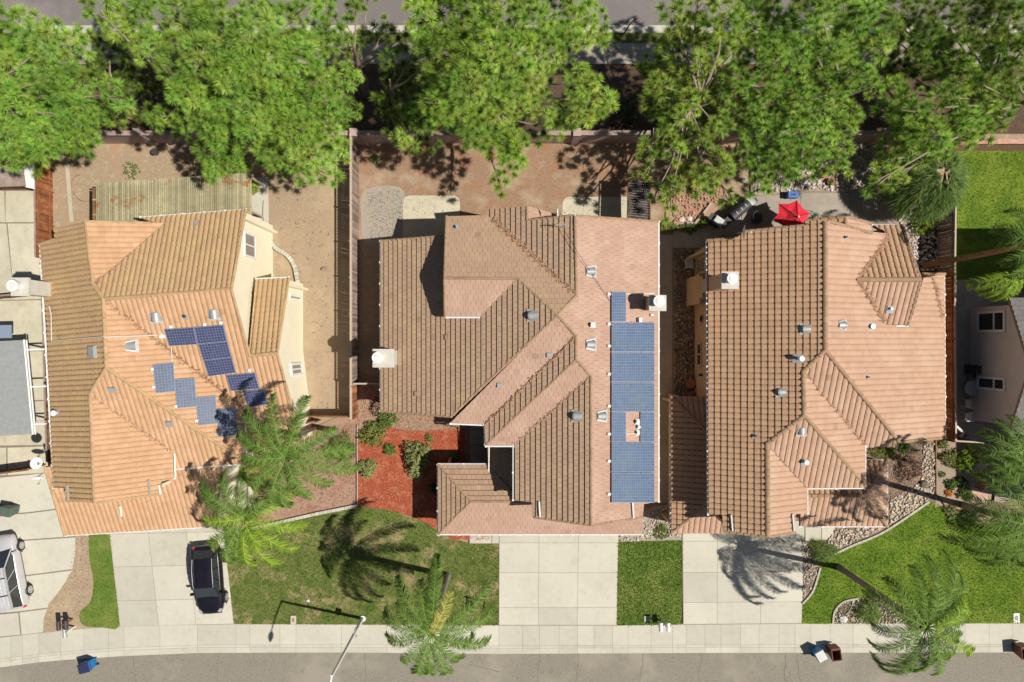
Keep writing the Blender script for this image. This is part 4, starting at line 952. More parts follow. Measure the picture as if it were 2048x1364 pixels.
# ================= neighbours =================
HN = House('neighbour_house', P(2080,730), 'shaded grey house at the right edge behind the brown fence with two dark windows', 'roof_grey_shade', 'roof_grey_shade', 'flat', 'roof_grey_shade', 'stucco_pink')
h = HN; zr = 6.0
ridgeN = Vector((30.0, P(0,735,zr).y, zr)); NN, NS = Plane(ridgeN,N_,.42), Plane(ridgeN,S_,.42)
def wp(pl, x, y): return Vector((x, y, pl.z(x, y)))
def roof_world(h, pl, L, side):
    pts = [wp(pl,*q) for q in L]; px = [(1024+p.x/(S*(1-p.z/CAMH)), 682-p.y/(S*(1-p.z/CAMH))) for p in pts]; h.roof(pl, px, side)
yN, yS = 2.6, -5.6
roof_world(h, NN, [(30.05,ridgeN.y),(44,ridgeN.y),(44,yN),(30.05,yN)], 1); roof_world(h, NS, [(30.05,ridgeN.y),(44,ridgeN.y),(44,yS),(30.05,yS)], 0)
xw = 30.45
V = [(xw,yS+.4,0),(xw,yN-.4,0),(xw,yN-.4,NN.z(xw,yN-.4)-.2),(xw,ridgeN.y,zr-.2),(xw,yS+.4,NS.z(xw,yS+.4)-.2)]
h.wall.face(V[::-1]); h.wall.face([(x+.2,y,z) for x,y,z in V])
for y, s in ((yN-.4,1),(yS+.4,-1)):
    zz = V[2][2]; f = [(xw,y,0),(44,y,0),(44,y,zz),(xw,y,zz)]; h.wall.face(f if s < 0 else f[::-1])
# taller rear wing (out of frame, shades the yard)
h.wall.box((38.9, -2.1, 3.5), (9.4, 17.2, 7.0))
h.cap(ridgeN, Vector((44,ridgeN.y,zr)), r=.12); h.finish()
r = h.root
window(r, (xw,yat(664,2.2)), (xw,yat(622,2.2)), 1.0, 3.4, (-1,0), .62, False, 'plastic_white', .14, 'glass_dark')
window(r, (xw,yat(780,2.2)), (xw,yat(754,2.2)), 1.0, 3.4, (-1,0), .62, False, 'plastic_white', .13, 'glass_dark')
# left neighbour's patio cover
pc = empty('patio_cover', P(40,780), 'flat pale grey patio cover roof at the left edge of the photo', 'patio cover')
b = MB(); z = 2.8
b.prism([P(-160,690,z),P(48,680,z),P(66,868,z),P(-160,882,z)], .12)
b.build('roof_panel', M['stucco_pink'] if False else M['metal_grey'], pc)
b = MB()
b.tube([P(48,679,2.84),P(66,869,2.84)], .06, 5); b.tube([P(53,680,2.78),P(71,869,2.78)], .05, 5)
b.build('gutter', M['metal_white'], pc)
for y in (699,773,848):
    b = MB(); b.box((P(75,y,2.7)), (1.1,.09,.14), R(2)); b.build('beam', M['metal_white'], pc)
for y in (700,848): b = MB(); q = P(50,y,2.7); b.box((q.x,q.y,1.35),(.1,.1,2.7)); b.build('post', M['metal_white'], pc)
b = MB(); q = P(-10,660,2.2); b.prism([P(-120,652,2.3),P(22,650,2.3),P(22,676,2.3),P(-120,678,2.3)], .1); tag(b.build('patio_table', M['solar_back']), 'pale blue table top just above the grey patio cover', 'table')
sh = empty('garden_shed', P(10,360), 'low grey brown shed roof partly under the pine at the left edge', 'shed')
b = MB(); b.prism([P(-140,338,2.4),P(44,330,2.4),P(50,372,2.2),P(-140,378,2.2)], .1); b.build('roof', M['wood_grey'], sh)
b = MB(); b.prism([P(-120,345,2.2),P(36,340,2.2),P(42,365,2.0),P(-120,368,2.0)], 2.1); b.build('wall', M['wood_brown'], sh)
b = MB(); b.prism([P(44,330,1.9),P(67,325,1.9),P(68,378,1.9),P(50,374,1.9)], .08); tag(b.build('canopy_panel', M['plastic_white']), 'white sheet beside the shed roof and red brown fence', 'panel')

# ================= fences and walls =================
def fence(name_label, p, q, h, m, pw=.14, cap='wood_pale', rails_on=1, post=2.4, lattice=0, side=1, capw=.10):
    a, c = P(*p), P(*q); d = c-a; L = d.length; d.normalize(); ang = math.atan2(d.y, d.x); nrm = Vector((-d.y, d.x, 0))*side
    o = empty('wooden_fence', a, name_label, 'fence', rz=0)
    b = MB(); n = int(L/pw); hb = h-lattice
    for i in range(n):
        m_ = a+d*((i+.5)*L/n); hh = hb+random.uniform(-.012,.012)
        b.box((m_.x+random.uniform(-.006,.006), m_.y+random.uniform(-.006,.006), hh/2), (L/n-.008, .022, hh), ang+random.uniform(-.02,.02), random.uniform(.55,1.25))
    b.build('boards', M[m], o)
    b = MB()
    for z in (.35, hb-.25): m_ = (a+c)/2+nrm*.035; b.box((m_.x,m_.y,z), (L,.045,.09), ang, .9)
    b.build('rail', M[m], o)
    k = max(1, round(L/post))
    for i in range(k+1):
        m_ = a+d*(L*i/k)+nrm*.06; b = MB(); b.box((m_.x,m_.y,(h+.03)/2), (.09,.09,h+.03), ang, .9); b.build('post', M[m], o)
    b = MB(); m_ = (a+c)/2
    b.box((m_.x,m_.y,h+.02), (L,capw,.04), ang)
    if lattice:
        nn = int(L/.10)
        for i in range(nn): q_ = a+d*((i+.5)*L/nn); b.box((q_.x,q_.y,hb+lattice/2), (.045,.02,lattice), ang, .8)
        b.box((m_.x,m_.y,hb), (L,.06,.05), ang)
    b.build('top_rail', M[cap], o)
    return o
fence('tall plank fence between left and middle yards with a slotted lattice top', (717,285), (717,768), 2.25, 'wood_grey', .14, 'wood_pale', lattice=.28, side=-1)
fence('short redder stretch of plank fence just north of the red mulch bed', (716,770), (716,833), 2.1, 'wood_red', .14, 'wood_pale', lattice=.28, side=-1)
fence('dark brown cross fence closing the side yard beside the cream wall', (622,827), (714,827), 1.85, 'wood_brown', .14, 'wood_brown', side=-1)
fence('short gate fence between the lattice topped fence and the middle house wall', (719,764), (778,764), 1.8, 'wood_grey', .14, 'wood_pale', side=-1)
fence('low plank fence between palm bed and cream house corner', (600,848), (640,838), 1.2, 'wood_brown', .14, 'wood_brown', side=-1)
fence('orange brown sunlit plank fence along the far left yard', (105,318), (107,520), 1.75, 'wood_red', .13, 'wood_grey', side=1)
fence('narrow strip of brown fence running along the left house west wall', (116,560), (126,915), 1.6, 'wood_brown', .14, 'wood_grey', side=1)
fence('brown plank fence east of the right house with pale top rail', (1874,400), (1872,545), 1.95, 'wood_grey', .14, 'wood_pale', side=-1)
fence('orange brown plank fence between the right house eave and the shaded yard', (1872,547), (1874,872), 1.95, 'wood_red', .14, 'wood_pale', side=-1)
fence('low front return of the right hand fence beside garden shrubs', (1876,874), (1930,877), 1.8, 'wood_brown', .14, 'wood_pale', side=-1)
fence('dark wooden gate at the left edge below the satellite dishes', (0,942), (92,930), 1.7, 'wood_brown', .16, 'wood_brown', side=1)
fence('weathered brown gate fence behind the white chimney at the left edge', (0,598), (84,590), 1.6, 'wood_brown', .16, 'wood_grey', side=1)

def block_wall(label, p, q, h, m, posts):
    a, c = P(*p), P(*q); d = c-a; L = d.length; d.normalize(); ang = math.atan2(d.y, d.x); m_ = (a+c)/2
    o = empty('masonry_wall', a, label, 'wall'); b = MB(); b.box((m_.x,m_.y,h/2), (L,.2,h), ang); b.build('wall_panel', M[m], o)
    b = MB(); b.box((m_.x,m_.y,h+.045), (L,.30,.08), ang, .95); b.build('coping', M[m], o)
    for x in posts:
        x_ = P(x, p[1]+(q[1]-p[1])*(x-p[0])/(q[0]-p[0])); b = MB(); b.box((x_.x,x_.y,(h+.2)/2),(.42,.42,h+.2), ang, 1.05); b.box((x_.x,x_.y,h+.24),(.5,.5,.08), ang, 1.1); b.build('pillar', M[m], o)
block_wall('long pinkish masonry wall with pillars between back yards and pine verge', (-200,285), (1880,284), 2.0, 'masonry', (140,310,470,722,866,1010,1148,1300,1440,1590,1740))
block_wall('reddish brick wall at the right edge behind the small lawn', (1882,300), (2500,300), 1.9, 'brick', (1886,))

# slatted patio roof of house A
lp = empty('lattice_patio_roof', P(330,400), 'weathered olive slatted patio roof behind the left house', 'pergola')
b = MB(); z = 2.85; n = 84
for i in range(n):
    t_ = (i+.5)/n; yt = 366+(345-366)*t_; a, c = P(190+t_*312, yt, z), P(193+t_*312, 470, z)
    m_ = (a+c)/2; b.box((m_.x,m_.y,z), (.082,abs(a.y-c.y),.035), math.atan2(a.x-c.x, 99)*0, random.uniform(.75,1.2))
b.build('slats', M['slat_olive'], lp)
for y in (372,400,430):
    b = MB(); a, c = P(186,y,2.75), P(503,y-16,2.75); m_ = (a+c)/2; b.box((m_.x,m_.y,2.74),((c-a).length,.09,.15), math.atan2(c.y-a.y,c.x-a.x)); b.build('beam', M['slat_olive'], lp)
for x, y in ((196,372),(350,362),(497,352),(497,420)): b = MB(); q = P(x,y,2.7); b.box((q.x,q.y,1.35),(.12,.12,2.7)); b.build('post', M['wood_pale'], lp)
b = MB(); a, c = P(188,376,2.6), P(190,440,2.6); m_ = (a+c)/2; b.box((m_.x,m_.y,2.55),(.14,abs(a.y-c.y),.3)); b.build('fascia_board', M['wood_brown'], lp)
sheet('patio', [(500,355),(538,355),(540,478),(500,478)], M['concrete'])
# dark slatted pergola behind the middle house
pg = empty('steel_pergola', P(1270,410), 'dark slatted pergola on the concrete behind the middle house', 'pergola')
z = 2.3; b = MB()
b.prism([P(1258,358,z-.12),P(1298,362,z-.12),P(1299,443,z-.12),P(1256,437,z-.12)], .05); b.build('shade_panel', M['metal_dark'], pg)
b = MB()
for i in range(16):
    y = 361+i*5; a, c = P(1258,y,z), P(1298,y+4,z); m_ = (a+c)/2; b.box((m_.x,m_.y,z),((c-a).length,.035,.06), math.atan2(c.y-a.y,c.x-a.x), .9)
b.build('slats', M['wood_grey'], pg)
b = MB()
for u, v in (((1257,356),(1255,438)),((1299,360),(1300,444)),((1257,356),(1299,360)),((1255,438),(1300,444))):
    b.tube([P(*u,z-.02),P(*v,z-.02)], .05, 4)
b.build('frame', M['wood_brown'], pg)
for x, y in ((1259,358),(1297,362),(1298,440),(1257,436)): b = MB(); q = P(x,y,z-.1); b.box((q.x,q.y,(z-.1)/2),(.09,.09,z-.1)); b.build('post', M['wood_brown'], pg)

# ------------------------------------------------------------------ vegetation
def unit(a): return a/np.maximum(np.linalg.norm(a, axis=-1, keepdims=True), 1e-9)
def needles(Cn, Ax, Rr, n, w, spread, droop=0.0, tint=(.8,1.2), segs=1, tt=None, face=None):
    """bursts of thin blades round centres Cn (N,3) with axes Ax; returns V,F,T"""
    N = len(Cn); d = unit(Ax[:,None,:]*spread+unit(rng.normal(size=(N,n,3)))); L = Rr[:,None]*rng.uniform(.7,1.1,(N,n))
    base = Cn[:,None,:]+d*(Rr[:,None,None]*.04); tip = Cn[:,None,:]+d*L[...,None]; tip[...,2] -= droop*L
    sd = unit(np.cross(d, rng.normal(size=(N,n,3)) if face is None else face[:,None,:]+rng.normal(0,.35,(N,n,3))))*w
    t = (rng.uniform(tint[0],tint[1],N) if tt is None else tt)[:,None]*rng.uniform(.85,1.15,(N,n))
    if segs == 1:
        V = np.stack([base-sd, base+sd, tip], 2).reshape(-1,3); F = np.arange(len(V)).reshape(-1,3); T = np.repeat(t.reshape(-1), 3)
    else:
        mid = base*.5+tip*.5; mid[...,2] += droop*L*.22
        V = np.stack([base-sd, base+sd, mid-sd*.9, mid+sd*.9, tip], 2).reshape(-1,3)
        k = np.arange(N*n)*5; F = np.concatenate([np.stack([k,k+1,k+3],1), np.stack([k,k+3,k+2],1), np.stack([k+2,k+3,k+4],1)]); T = np.repeat(t.reshape(-1), 5)
    return V, F, T
def merge(parts):
    V=[];F=[];T=[];o=0
    for v,f,t in parts: V.append(v);F.append(f+o);T.append(t);o+=len(v)
    return np.concatenate(V),np.concatenate(F),np.concatenate(T)

def pine(label, base, lobes, dens=1.0, bright=1.0, tuft=.56, nn=130):
    """base px ground point; lobes (px,py,z,r_px): image position of boughs, unprojected at their real height"""
    b0 = P(*base); root = empty('pine_tree', b0, label, 'tree', 'pines along the back wall')
    L = []
    for (px,py,z,rp) in lobes:
        z += random.uniform(-1.7,1.0); L.append((P(px,py,z), rp*S*(1-z/CAMH)*.95))
    top = max(l[0].z for l in L); cen = sum((l[0] for l in L), Vector())/len(L)
    tp = Vector((b0.x*.6+cen.x*.4, b0.y*.6+cen.y*.4, top-.6))
    b = MB(); n = 7; pts = [b0.lerp(tp, i/n)+Vector((random.uniform(-.12,.12), random.uniform(-.12,.12), 0))*(i>0) for i in range(n+1)]
    b.tube(pts, [.30*(1-i/(n+1.2)) for i in range(n+1)], 9); b.build('trunk', M['pine_bark'], root)
    b = MB()
    for c, r in L:
        s_ = max(.12, min(.9, (c.z-1.6-r*.3)/max(tp.z,1))); a = b0.lerp(tp, s_); m_ = a.lerp(c, .55)+Vector((random.uniform(-.3,.3), random.uniform(-.3,.3), -.25))
        b.tube([a, m_, c-Vector((0,0,r*.25))], [.09,.055,.03], 5)
        for k in range(3):
            an = random.uniform(0,6.28); q = c+Vector((math.cos(an)*r*.7, math.sin(an)*r*.7, random.uniform(-.3,.2)*r))
            b.tube([m_.lerp(c,.7), c.lerp(q,.5)+Vector((0,0,.05)), q], [.03,.022,.012], 4, 1)
    b.build('limbs', M['twig'], root)
    C=[];A=[];Rr=[];TT=[];O=[]
    low = [(c.lerp(Vector((b0.x,b0.y,c.z-2.6)), .22)-Vector((0,0,2.2)), r*1.05) for c, r in L[::2] if c.z > 5.5]
    for li, (c, r) in enumerate(L+low):
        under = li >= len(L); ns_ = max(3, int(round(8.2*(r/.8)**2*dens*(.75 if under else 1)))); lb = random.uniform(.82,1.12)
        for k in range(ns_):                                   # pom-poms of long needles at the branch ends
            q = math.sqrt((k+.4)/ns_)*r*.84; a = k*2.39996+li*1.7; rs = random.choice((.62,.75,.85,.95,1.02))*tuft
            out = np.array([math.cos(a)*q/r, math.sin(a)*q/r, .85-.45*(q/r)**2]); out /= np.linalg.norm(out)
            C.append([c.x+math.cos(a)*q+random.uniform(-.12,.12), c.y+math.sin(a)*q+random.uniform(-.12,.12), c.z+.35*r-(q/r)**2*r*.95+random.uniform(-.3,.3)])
            A.append(out); Rr.append(rs); TT.append(lb*random.uniform(.78,1.2)*bright*(.75 if under else 1))  # shaded pines and lower boughs: shade put into the needle tint
    C=np.array(C);A=np.array(A);Rr=np.array(Rr);TT=np.array(TT)
    N=len(C); d = unit(A[:,None,:]*.75+unit(rng.normal(size=(N,nn,3)))); Ln = Rr[:,None]*rng.uniform(.72,1.06,(N,nn))
    base = C[:,None,:]+d*(Ln*.10)[...,None]; tip = C[:,None,:]+d*Ln[...,None]; tip[...,2] -= .05*Ln
    fc = unit(A[:,None,:]*.6+d*.6+rng.normal(0,.25,(N,nn,3))+np.array([0,0,.2])); sd = unit(np.cross(d, fc))*.0145
    V = np.stack([base-sd, base+sd, tip], 2).reshape(-1,3); F = np.arange(len(V)).reshape(-1,3)
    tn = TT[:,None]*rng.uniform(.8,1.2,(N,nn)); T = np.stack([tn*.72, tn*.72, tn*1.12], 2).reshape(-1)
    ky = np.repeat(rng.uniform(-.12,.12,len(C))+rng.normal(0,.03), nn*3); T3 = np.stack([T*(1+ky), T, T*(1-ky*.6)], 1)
    raw_mesh('crown', V, F, T3, M['pine_needle'], root)
    return root

pine('bright pine filling the top left corner of the photo', (70,262), [(40,60,9,60),(90,80,9,55),(150,85,8.5,45),(30,130,9,60),(100,150,9.5,55),(170,165,9,42),(228,190,8.5,32),(20,200,8.5,55),(80,215,8,50),(150,225,7.5,48),(20,270,7,50),(80,275,7,48),(150,272,6.8,42),(195,240,7,34),(20,312,6.5,36),(85,300,6.5,32),(-40,100,9,60),(-40,220,8.5,60),(-30,20,9,60),(250,215,6,22)])
pine('large full pine right of the top left corner, hanging over the slatted patio roof', (440,268), [(190,15,8.5,35),(240,50,8.5,45),(300,25,9.5,60),(370,30,10.5,60),(430,40,10.5,60),(500,60,11,68),(560,55,10.5,58),(290,90,9,42),(350,110,9.5,55),(400,110,10.5,60),(460,130,11.5,62),(530,130,11.5,62),(600,120,10.5,60),(650,75,9.5,45),(370,180,9.5,48),(430,190,10.5,58),(500,200,10.5,60),(570,200,10.5,60),(640,180,10,58),(690,150,9,36),(325,240,8,32),(385,230,8.5,42),(440,260,8.5,45),(510,260,9,55),(585,250,9,55),(645,250,8.5,48),(690,225,8.5,34),(420,300,7.5,40),(468,318,7,30),(430,345,6.6,28),(560,305,8,44),(620,300,8,48),(672,300,7.5,38),(655,348,6.8,30),(605,342,7,30),(530,-20,10,60),(400,-20,10,60),(250,-20,9,60),(620,10,9,45)])
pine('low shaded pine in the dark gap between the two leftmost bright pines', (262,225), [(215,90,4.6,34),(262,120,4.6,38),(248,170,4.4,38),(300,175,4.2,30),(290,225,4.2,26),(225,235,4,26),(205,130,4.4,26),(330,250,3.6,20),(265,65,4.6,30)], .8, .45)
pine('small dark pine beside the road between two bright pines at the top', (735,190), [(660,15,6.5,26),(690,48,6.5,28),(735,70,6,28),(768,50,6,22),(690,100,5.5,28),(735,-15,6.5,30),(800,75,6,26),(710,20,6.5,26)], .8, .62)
pine('broad bright pine at the top centre spreading over the middle back yard', (960,262), [(840,25,9.5,45),(880,20,9.5,52),(940,30,10.5,58),(1000,20,10.5,58),(1060,30,10.5,52),(1120,40,9.5,52),(1175,30,9,42),(1200,75,7.5,28),(860,90,9.5,50),(910,90,10.5,58),(970,100,11.5,60),(1030,90,10.5,55),(1090,100,9.5,46),(1145,75,8.5,36),(880,150,9.5,48),(930,160,10.5,58),(990,160,10.5,58),(1050,150,9.5,46),(880,210,9,42),(930,220,9.5,52),(990,220,9.5,52),(1045,205,8.5,42),(1085,175,7.5,30),(1165,165,8.2,42),(1200,200,8,38),(1165,225,7.8,36),(1125,245,7.2,30),(845,230,7.5,38),(810,275,6,28),(950,265,8.5,42),(1010,275,8.5,46),(1020,325,7.5,36),(1000,370,6.4,20),(1035,300,7.5,26),(940,-20,10,60),(1060,-20,10,50),(1150,-10,9,45),(1095,235,6.5,24)])
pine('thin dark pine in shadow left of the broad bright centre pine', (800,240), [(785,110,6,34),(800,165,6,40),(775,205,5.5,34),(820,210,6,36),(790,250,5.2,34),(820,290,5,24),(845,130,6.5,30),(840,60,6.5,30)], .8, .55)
pine('open loosely branched pine right of the gap over the road', (1350,262), [(1350,30,9.5,42),(1400,60,9.5,46),(1450,30,9.5,48),(1345,90,7.5,32),(1405,125,8,36),(1325,150,7,26),(1320,170,8,30),(1385,200,7.6,34),(1300,190,6,24),(1350,235,8,32),(1440,185,7.5,40),(1395,275,7,34),(1345,300,6.2,30),(1290,300,5.6,24),(1330,265,6.5,28),(1440,330,7,38),(1410,370,6,34),(1335,418,5.4,22),(1455,395,5.6,22),(1345,375,5.6,28),(1290,345,5.2,22),(1440,250,7,30),(1400,-10,9.5,50),(1470,100,8,36),(1310,390,5,18),(1375,330,6.2,26),(1370,160,6.5,40),(1430,130,6,40),(1340,200,5.5,36),(1360,60,6,36),(1430,220,6,40),(1300,130,5,30)], .85, .92)
pine('tall bright pine above the red umbrella patio', (1590,262), [(1500,30,9.5,50),(1560,50,9.5,52),(1620,40,10,54),(1690,30,9.5,50),(1728,35,9,32),(1530,110,9,48),(1590,120,9.5,52),(1650,110,9.5,48),(1690,130,9,38),(1540,180,8.5,46),(1600,190,9,50),(1660,180,9,46),(1725,150,8.5,38),(1752,170,8,24),(1520,250,8,46),(1590,250,8.5,52),(1650,240,8.5,46),(1698,240,8,38),(1500,310,7.5,42),(1560,320,7.5,46),(1620,305,7.5,40),(1680,300,7,34),(1525,365,7,30),(1580,350,6.8,26),(1635,340,6.5,22),(1690,335,6.2,22),(1520,-20,9.5,55),(1640,-20,9.5,55),(1475,160,7.8,34),(1470,230,7.4,32),(1740,-20,9,50),(1760,90,8.5,36),(1700,85,9,40)])
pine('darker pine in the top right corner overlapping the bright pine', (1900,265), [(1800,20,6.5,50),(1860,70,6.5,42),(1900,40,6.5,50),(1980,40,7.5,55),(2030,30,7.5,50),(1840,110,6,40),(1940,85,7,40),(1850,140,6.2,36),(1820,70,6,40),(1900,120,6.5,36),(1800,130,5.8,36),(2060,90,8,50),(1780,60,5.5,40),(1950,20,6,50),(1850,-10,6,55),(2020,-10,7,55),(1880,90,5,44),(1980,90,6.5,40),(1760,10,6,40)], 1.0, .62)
pine('green pine at the right with boughs reaching over the weeping shrub', (1960,262), [(1940,150,8,44),(2000,120,8,46),(2040,150,8.5,46),(1900,190,7.5,42),(1960,210,8.5,50),(2020,190,7.5,40),(1835,215,7.5,40),(1870,165,7,24),(1810,270,7,42),(1870,270,7.5,46),(1930,255,7.5,46),(1975,250,7.5,36),(1775,325,6.5,32),(1752,365,6,22),(1795,350,6.2,26),(1840,310,6.8,30),(1880,300,6.8,26),(2070,110,8.5,46),(1780,215,6.5,30),(1800,180,6.2,30),(1990,225,6.5,40)], .95, .95)

def palm(label, base, crown, z, az, L=3.6, m='palm_leaf', bright=(), lean=0, boots=True, trunk_r=.20, yellow=None, dens=1.0, leaf=.56, tm='palm_trunk', name='palm_tree', e0=None):
    b0 = P(*base); c = P(crown[0], crown[1], z); root = empty(name, b0, label, 'palm', 'palms in the front yards' if name == 'palm_tree' else None)
    n = 10; bend = Vector(((c.x-b0.x), (c.y-b0.y), 0)); b = MB()
    pts = [Vector((b0.x, b0.y, 0))+bend*(i/n)**1.15+Vector((0,0,z*i/n)) for i in range(n+1)]
    b.tube(pts, [trunk_r*(1.25 if i == 0 else 1-.25*i/n) for i in range(n+1)], 10)
    b.build('trunk', M[tm], root)
    if boots:
        b = MB()
        for k in range(10):
            a = random.uniform(0,6.28); q = pts[-1]-Vector((0,0,random.uniform(.1,.9))); e = q+Vector((math.cos(a),math.sin(a),.5))*random.uniform(.3,.6); s_ = Vector((-math.sin(a),math.cos(a),0))*.08
            b.face([q-s_, q+s_, e+s_*.3, e-s_*.3], random.uniform(.6,1.3))
        b.build('frond_bases', M['palm_boot'], root)
    nd = 3 if boots else 0; az = list(az)+[(random.uniform(0,360), random.uniform(-50,-25), random.uniform(.4,.55)) for _ in range(nd)]; dead = range(len(az)-nd, len(az))
    for k, item in enumerate(az):
        a, el, ln = item if isinstance(item, tuple) else (item, random.uniform(15,50), random.uniform(.85,1.05))
        a = R(a); el = R(el); LL = L*ln*1.1; N = 14; p = Vector(c); path = [p.copy()]; e = el; da = R(random.uniform(-18,18))/N
        for i in range(N):
            e -= R(random.uniform(5.2,7.5))*(1+.6*i/N); a += da
            p = p+Vector((math.cos(a)*math.cos(e), math.sin(a)*math.cos(e), math.sin(e)))*(LL/N); path.append(p.copy())
        b = MB(); b.tube(path, [.035-.03*i/N for i in range(N+1)], 4, 1.6)
        path = np.array([tuple(q) for q in path]); M_ = int(LL/.036*dens)
        s = np.linspace(.10,.995,M_)*N; i0 = np.minimum(s.astype(int), N-1); f = (s-i0)[:,None]
        q = path[i0]*(1-f)+path[i0+1]*f; tg = unit(path[i0+1]-path[i0]); up = np.array([0,0,1.]); side = unit(np.cross(tg, up)); nrm = np.cross(side, tg)
        V=[];F=[];T=[];o=0
        for sg in (-1,1):
            ll = leaf*np.sin(np.pi*np.clip(.12+.80*s/N,0,1))**.7*rng.uniform(.8,1.1,M_)
            d = unit(side*sg*1.0+tg*rng.uniform(.45,.8,M_)[:,None]+nrm*rng.uniform(-.15,.5,M_)[:,None])
            m1 = q+d*(ll*.5)[:,None]; tip = q+d*(ll*.95)[:,None]; tip[:,2] -= ll*rng.uniform(.2,.8,M_); m1[:,2] -= ll*.05; tip += rng.normal(0,.025,tip.shape)
            wv = unit(np.cross(d, np.array([0,0,1.])+rng.normal(0,.5,(M_,3))))*.0165
            v = np.stack([q-wv*.6,q+wv*.6,m1-wv,m1+wv,tip],1).reshape(-1,3); kk = np.arange(M_)*5+o
            F += [np.stack([kk,kk+1,kk+3],1), np.stack([kk,kk+3,kk+2],1), np.stack([kk+2,kk+3,kk+4],1)]; V.append(v); o += len(v)
            T.append(np.repeat(rng.uniform(.6,1.45,M_),5))
        V = np.concatenate(V); F = np.concatenate(F); T = np.concatenate(T)
        bv = np.array(b.v); bf = []
        for fc in b.f:
            for j in range(1,len(fc)-1): bf.append((fc[0],fc[j],fc[j+1]))
        F = np.concatenate([F, np.array(bf)+len(V)]); T = np.concatenate([T, np.full(len(bv),1.5)]); V = np.concatenate([V, bv])
        mm = m
        if k in bright: mm = 'palm_leaf_bright'
        if yellow is not None and k in yellow: mm = 'palm_leaf_yellow'
        if k in dead: mm = 'palm_dead'
        raw_mesh('frond', V, F, T, M[mm], root)
    return root
# azimuth in degrees: 0 = right, 90 = up in the photo
palm('tall palm beside the cream house corner with a grey trunk seen from above', (673,862), (572,915), 10.2, [(72,38,1.1),(100,45,1.1),(128,40,1.15),(150,42,1.0),(165,35,.95),(190,30,.9),(215,30,1.0),(245,25,1.1),(258,15,1.25),(285,20,.9),(320,20,1.0),(345,25,1.25),(10,35,1.1),(35,40,.9),(60,60,.8),(175,60,.7),(300,50,.8),(120,60,.7)], 3.4)
palm('palm whose fronds hang over the dark parked car', (581,981), (490,1036), 8.4, [(160,35,1.15),(140,40,1.2),(122,30,1.1),(95,35,.9),(60,30,.8),(20,30,1.0),(350,30,1.2),(320,30,1.2),(290,25,1.3),(270,20,1.35),(250,15,1.35),(236,20,1.5),(216,25,1.3),(192,20,1.0),(180,55,.8),(300,55,.7),(40,60,.7)], 3.1, bright=(5,6,7,8,9,14,15))
palm('palm at the sidewalk edge in the bottom centre casting a long lawn shadow', (895,1150), (862,1268), 9.6, [(92,30,1.35),(82,40,1.3),(122,32,1.2),(104,38,.9),(28,28,1.35),(8,20,1.25),(348,25,1.2),(335,15,1.0),(310,20,.95),(290,20,1.1),(268,15,1.25),(250,20,1.2),(172,22,1.1),(190,25,1.0),(140,50,.8),(60,55,.8),(220,50,.7)], 3.3, yellow=(15,))
palm('palm with a dark trunk leaning over bright lawn at the bottom right', (1676,1133), (1852,1254), 9.8, [(60,30,1.35),(45,30,1.2),(75,40,1.1),(100,35,.9),(130,25,.9),(15,25,1.1),(0,15,1.15),(340,15,1.2),(318,15,1.3),(300,12,1.2),(278,15,1.25),(262,10,1.4),(248,10,1.35),(225,10,1.0),(200,15,.8),(155,25,1.0),(30,55,.8),(290,50,.8),(330,40,1.0)], 3.6, bright=(16,18))
palm('leaning palm at the right edge whose trunk shadow crosses the right house porch', (1926,1010), (2074,1050), 10.8, [(205,18,1.35),(198,10,1.25),(180,25,1.0),(160,30,1.0),(140,30,1.1),(118,30,1.2),(100,30,1.1),(225,18,1.1),(245,15,1.1),(262,10,1.0),(285,12,1.1),(310,12,1.1),(340,20,1.0),(10,25,1.0),(40,30,1.0),(70,35,1.0),(170,50,.9)], 3.6)
palm('palm leaning across the right hand fence with crown at the photo edge', (1848,531), (2088,484), 10.2, [(185,25,.8),(150,25,1.0),(120,30,1.0),(210,20,.9),(240,20,1.0),(270,15,1.0),(300,20,1.0),(90,30,1.0),(60,30,1.0),(30,30,1.0),(0,30,1.0),(330,20,1.0),(165,45,.8)], 2.6, tm='palm_boot')
palm('small bright sunlit palm over the shaded side yard at the right', (1905+64,585), (2028,545), 5.2, [(200,12,1.25),(215,8,1.1),(250,5,1.1),(275,8,1.1),(292,8,1.0),(320,10,.8),(20,25,.7)], 2.2, m='palm_leaf_bright', boots=False, trunk_r=.09)
palm('palm behind the shaded house at the right edge below its gable', (1990,880), (2045,905), 6.5, [(150,15,.95),(175,15,1.05),(200,15,.9),(230,15,1.0),(255,12,1.2),(270,12,1.2),(120,25,.9),(90,25,.9),(300,15,1.0),(330,15,1.0),(30,25,.9)], 2.7, boots=False)

def shrub(label, px, py, r, h, m, leaf=.09, dens=260, droop=0., name='shrub', cat='shrub', spread=.9, group=None, ax=1.0, stems=True, nn=8, w=.028, tt=(.7,1.25), zb=.12):
    c = P(px, py); root = empty(name, c, label, cat, group)
    n = int(dens*r*r*4.5)+30; u = rng.uniform(-.1,1,n); ph = rng.uniform(0,2*np.pi,n); s_ = np.sqrt(1-u*u); rad = rng.uniform(.55,1.0,n)*(1+.18*np.sin(ph*3+px)+.10*np.sin(ph*7+py))
    d = np.stack([s_*np.cos(ph), s_*np.sin(ph), np.abs(u)], 1)
    p = np.array([c.x,c.y,zb])[None]+d*rad[:,None]*np.array([r*ax, r/ax, h])
    V,F,T = needles(p, unit(d+np.array([0,0,.4])), rng.uniform(.7,1.2,n)*leaf, nn, w, spread, droop, tint=tt, face=unit(d+np.array([0,0,.3])))
    raw_mesh('foliage', V, F, T, M[m], root)
    b = MB()
    for k in range(5):
        a = k*1.25+px; b.tube([c, c+Vector((math.cos(a)*r*.6*ax, math.sin(a)*r*.6/ax, h*.6))], [.03,.012], 4)
    b.build('stems', M['twig'], root); return root
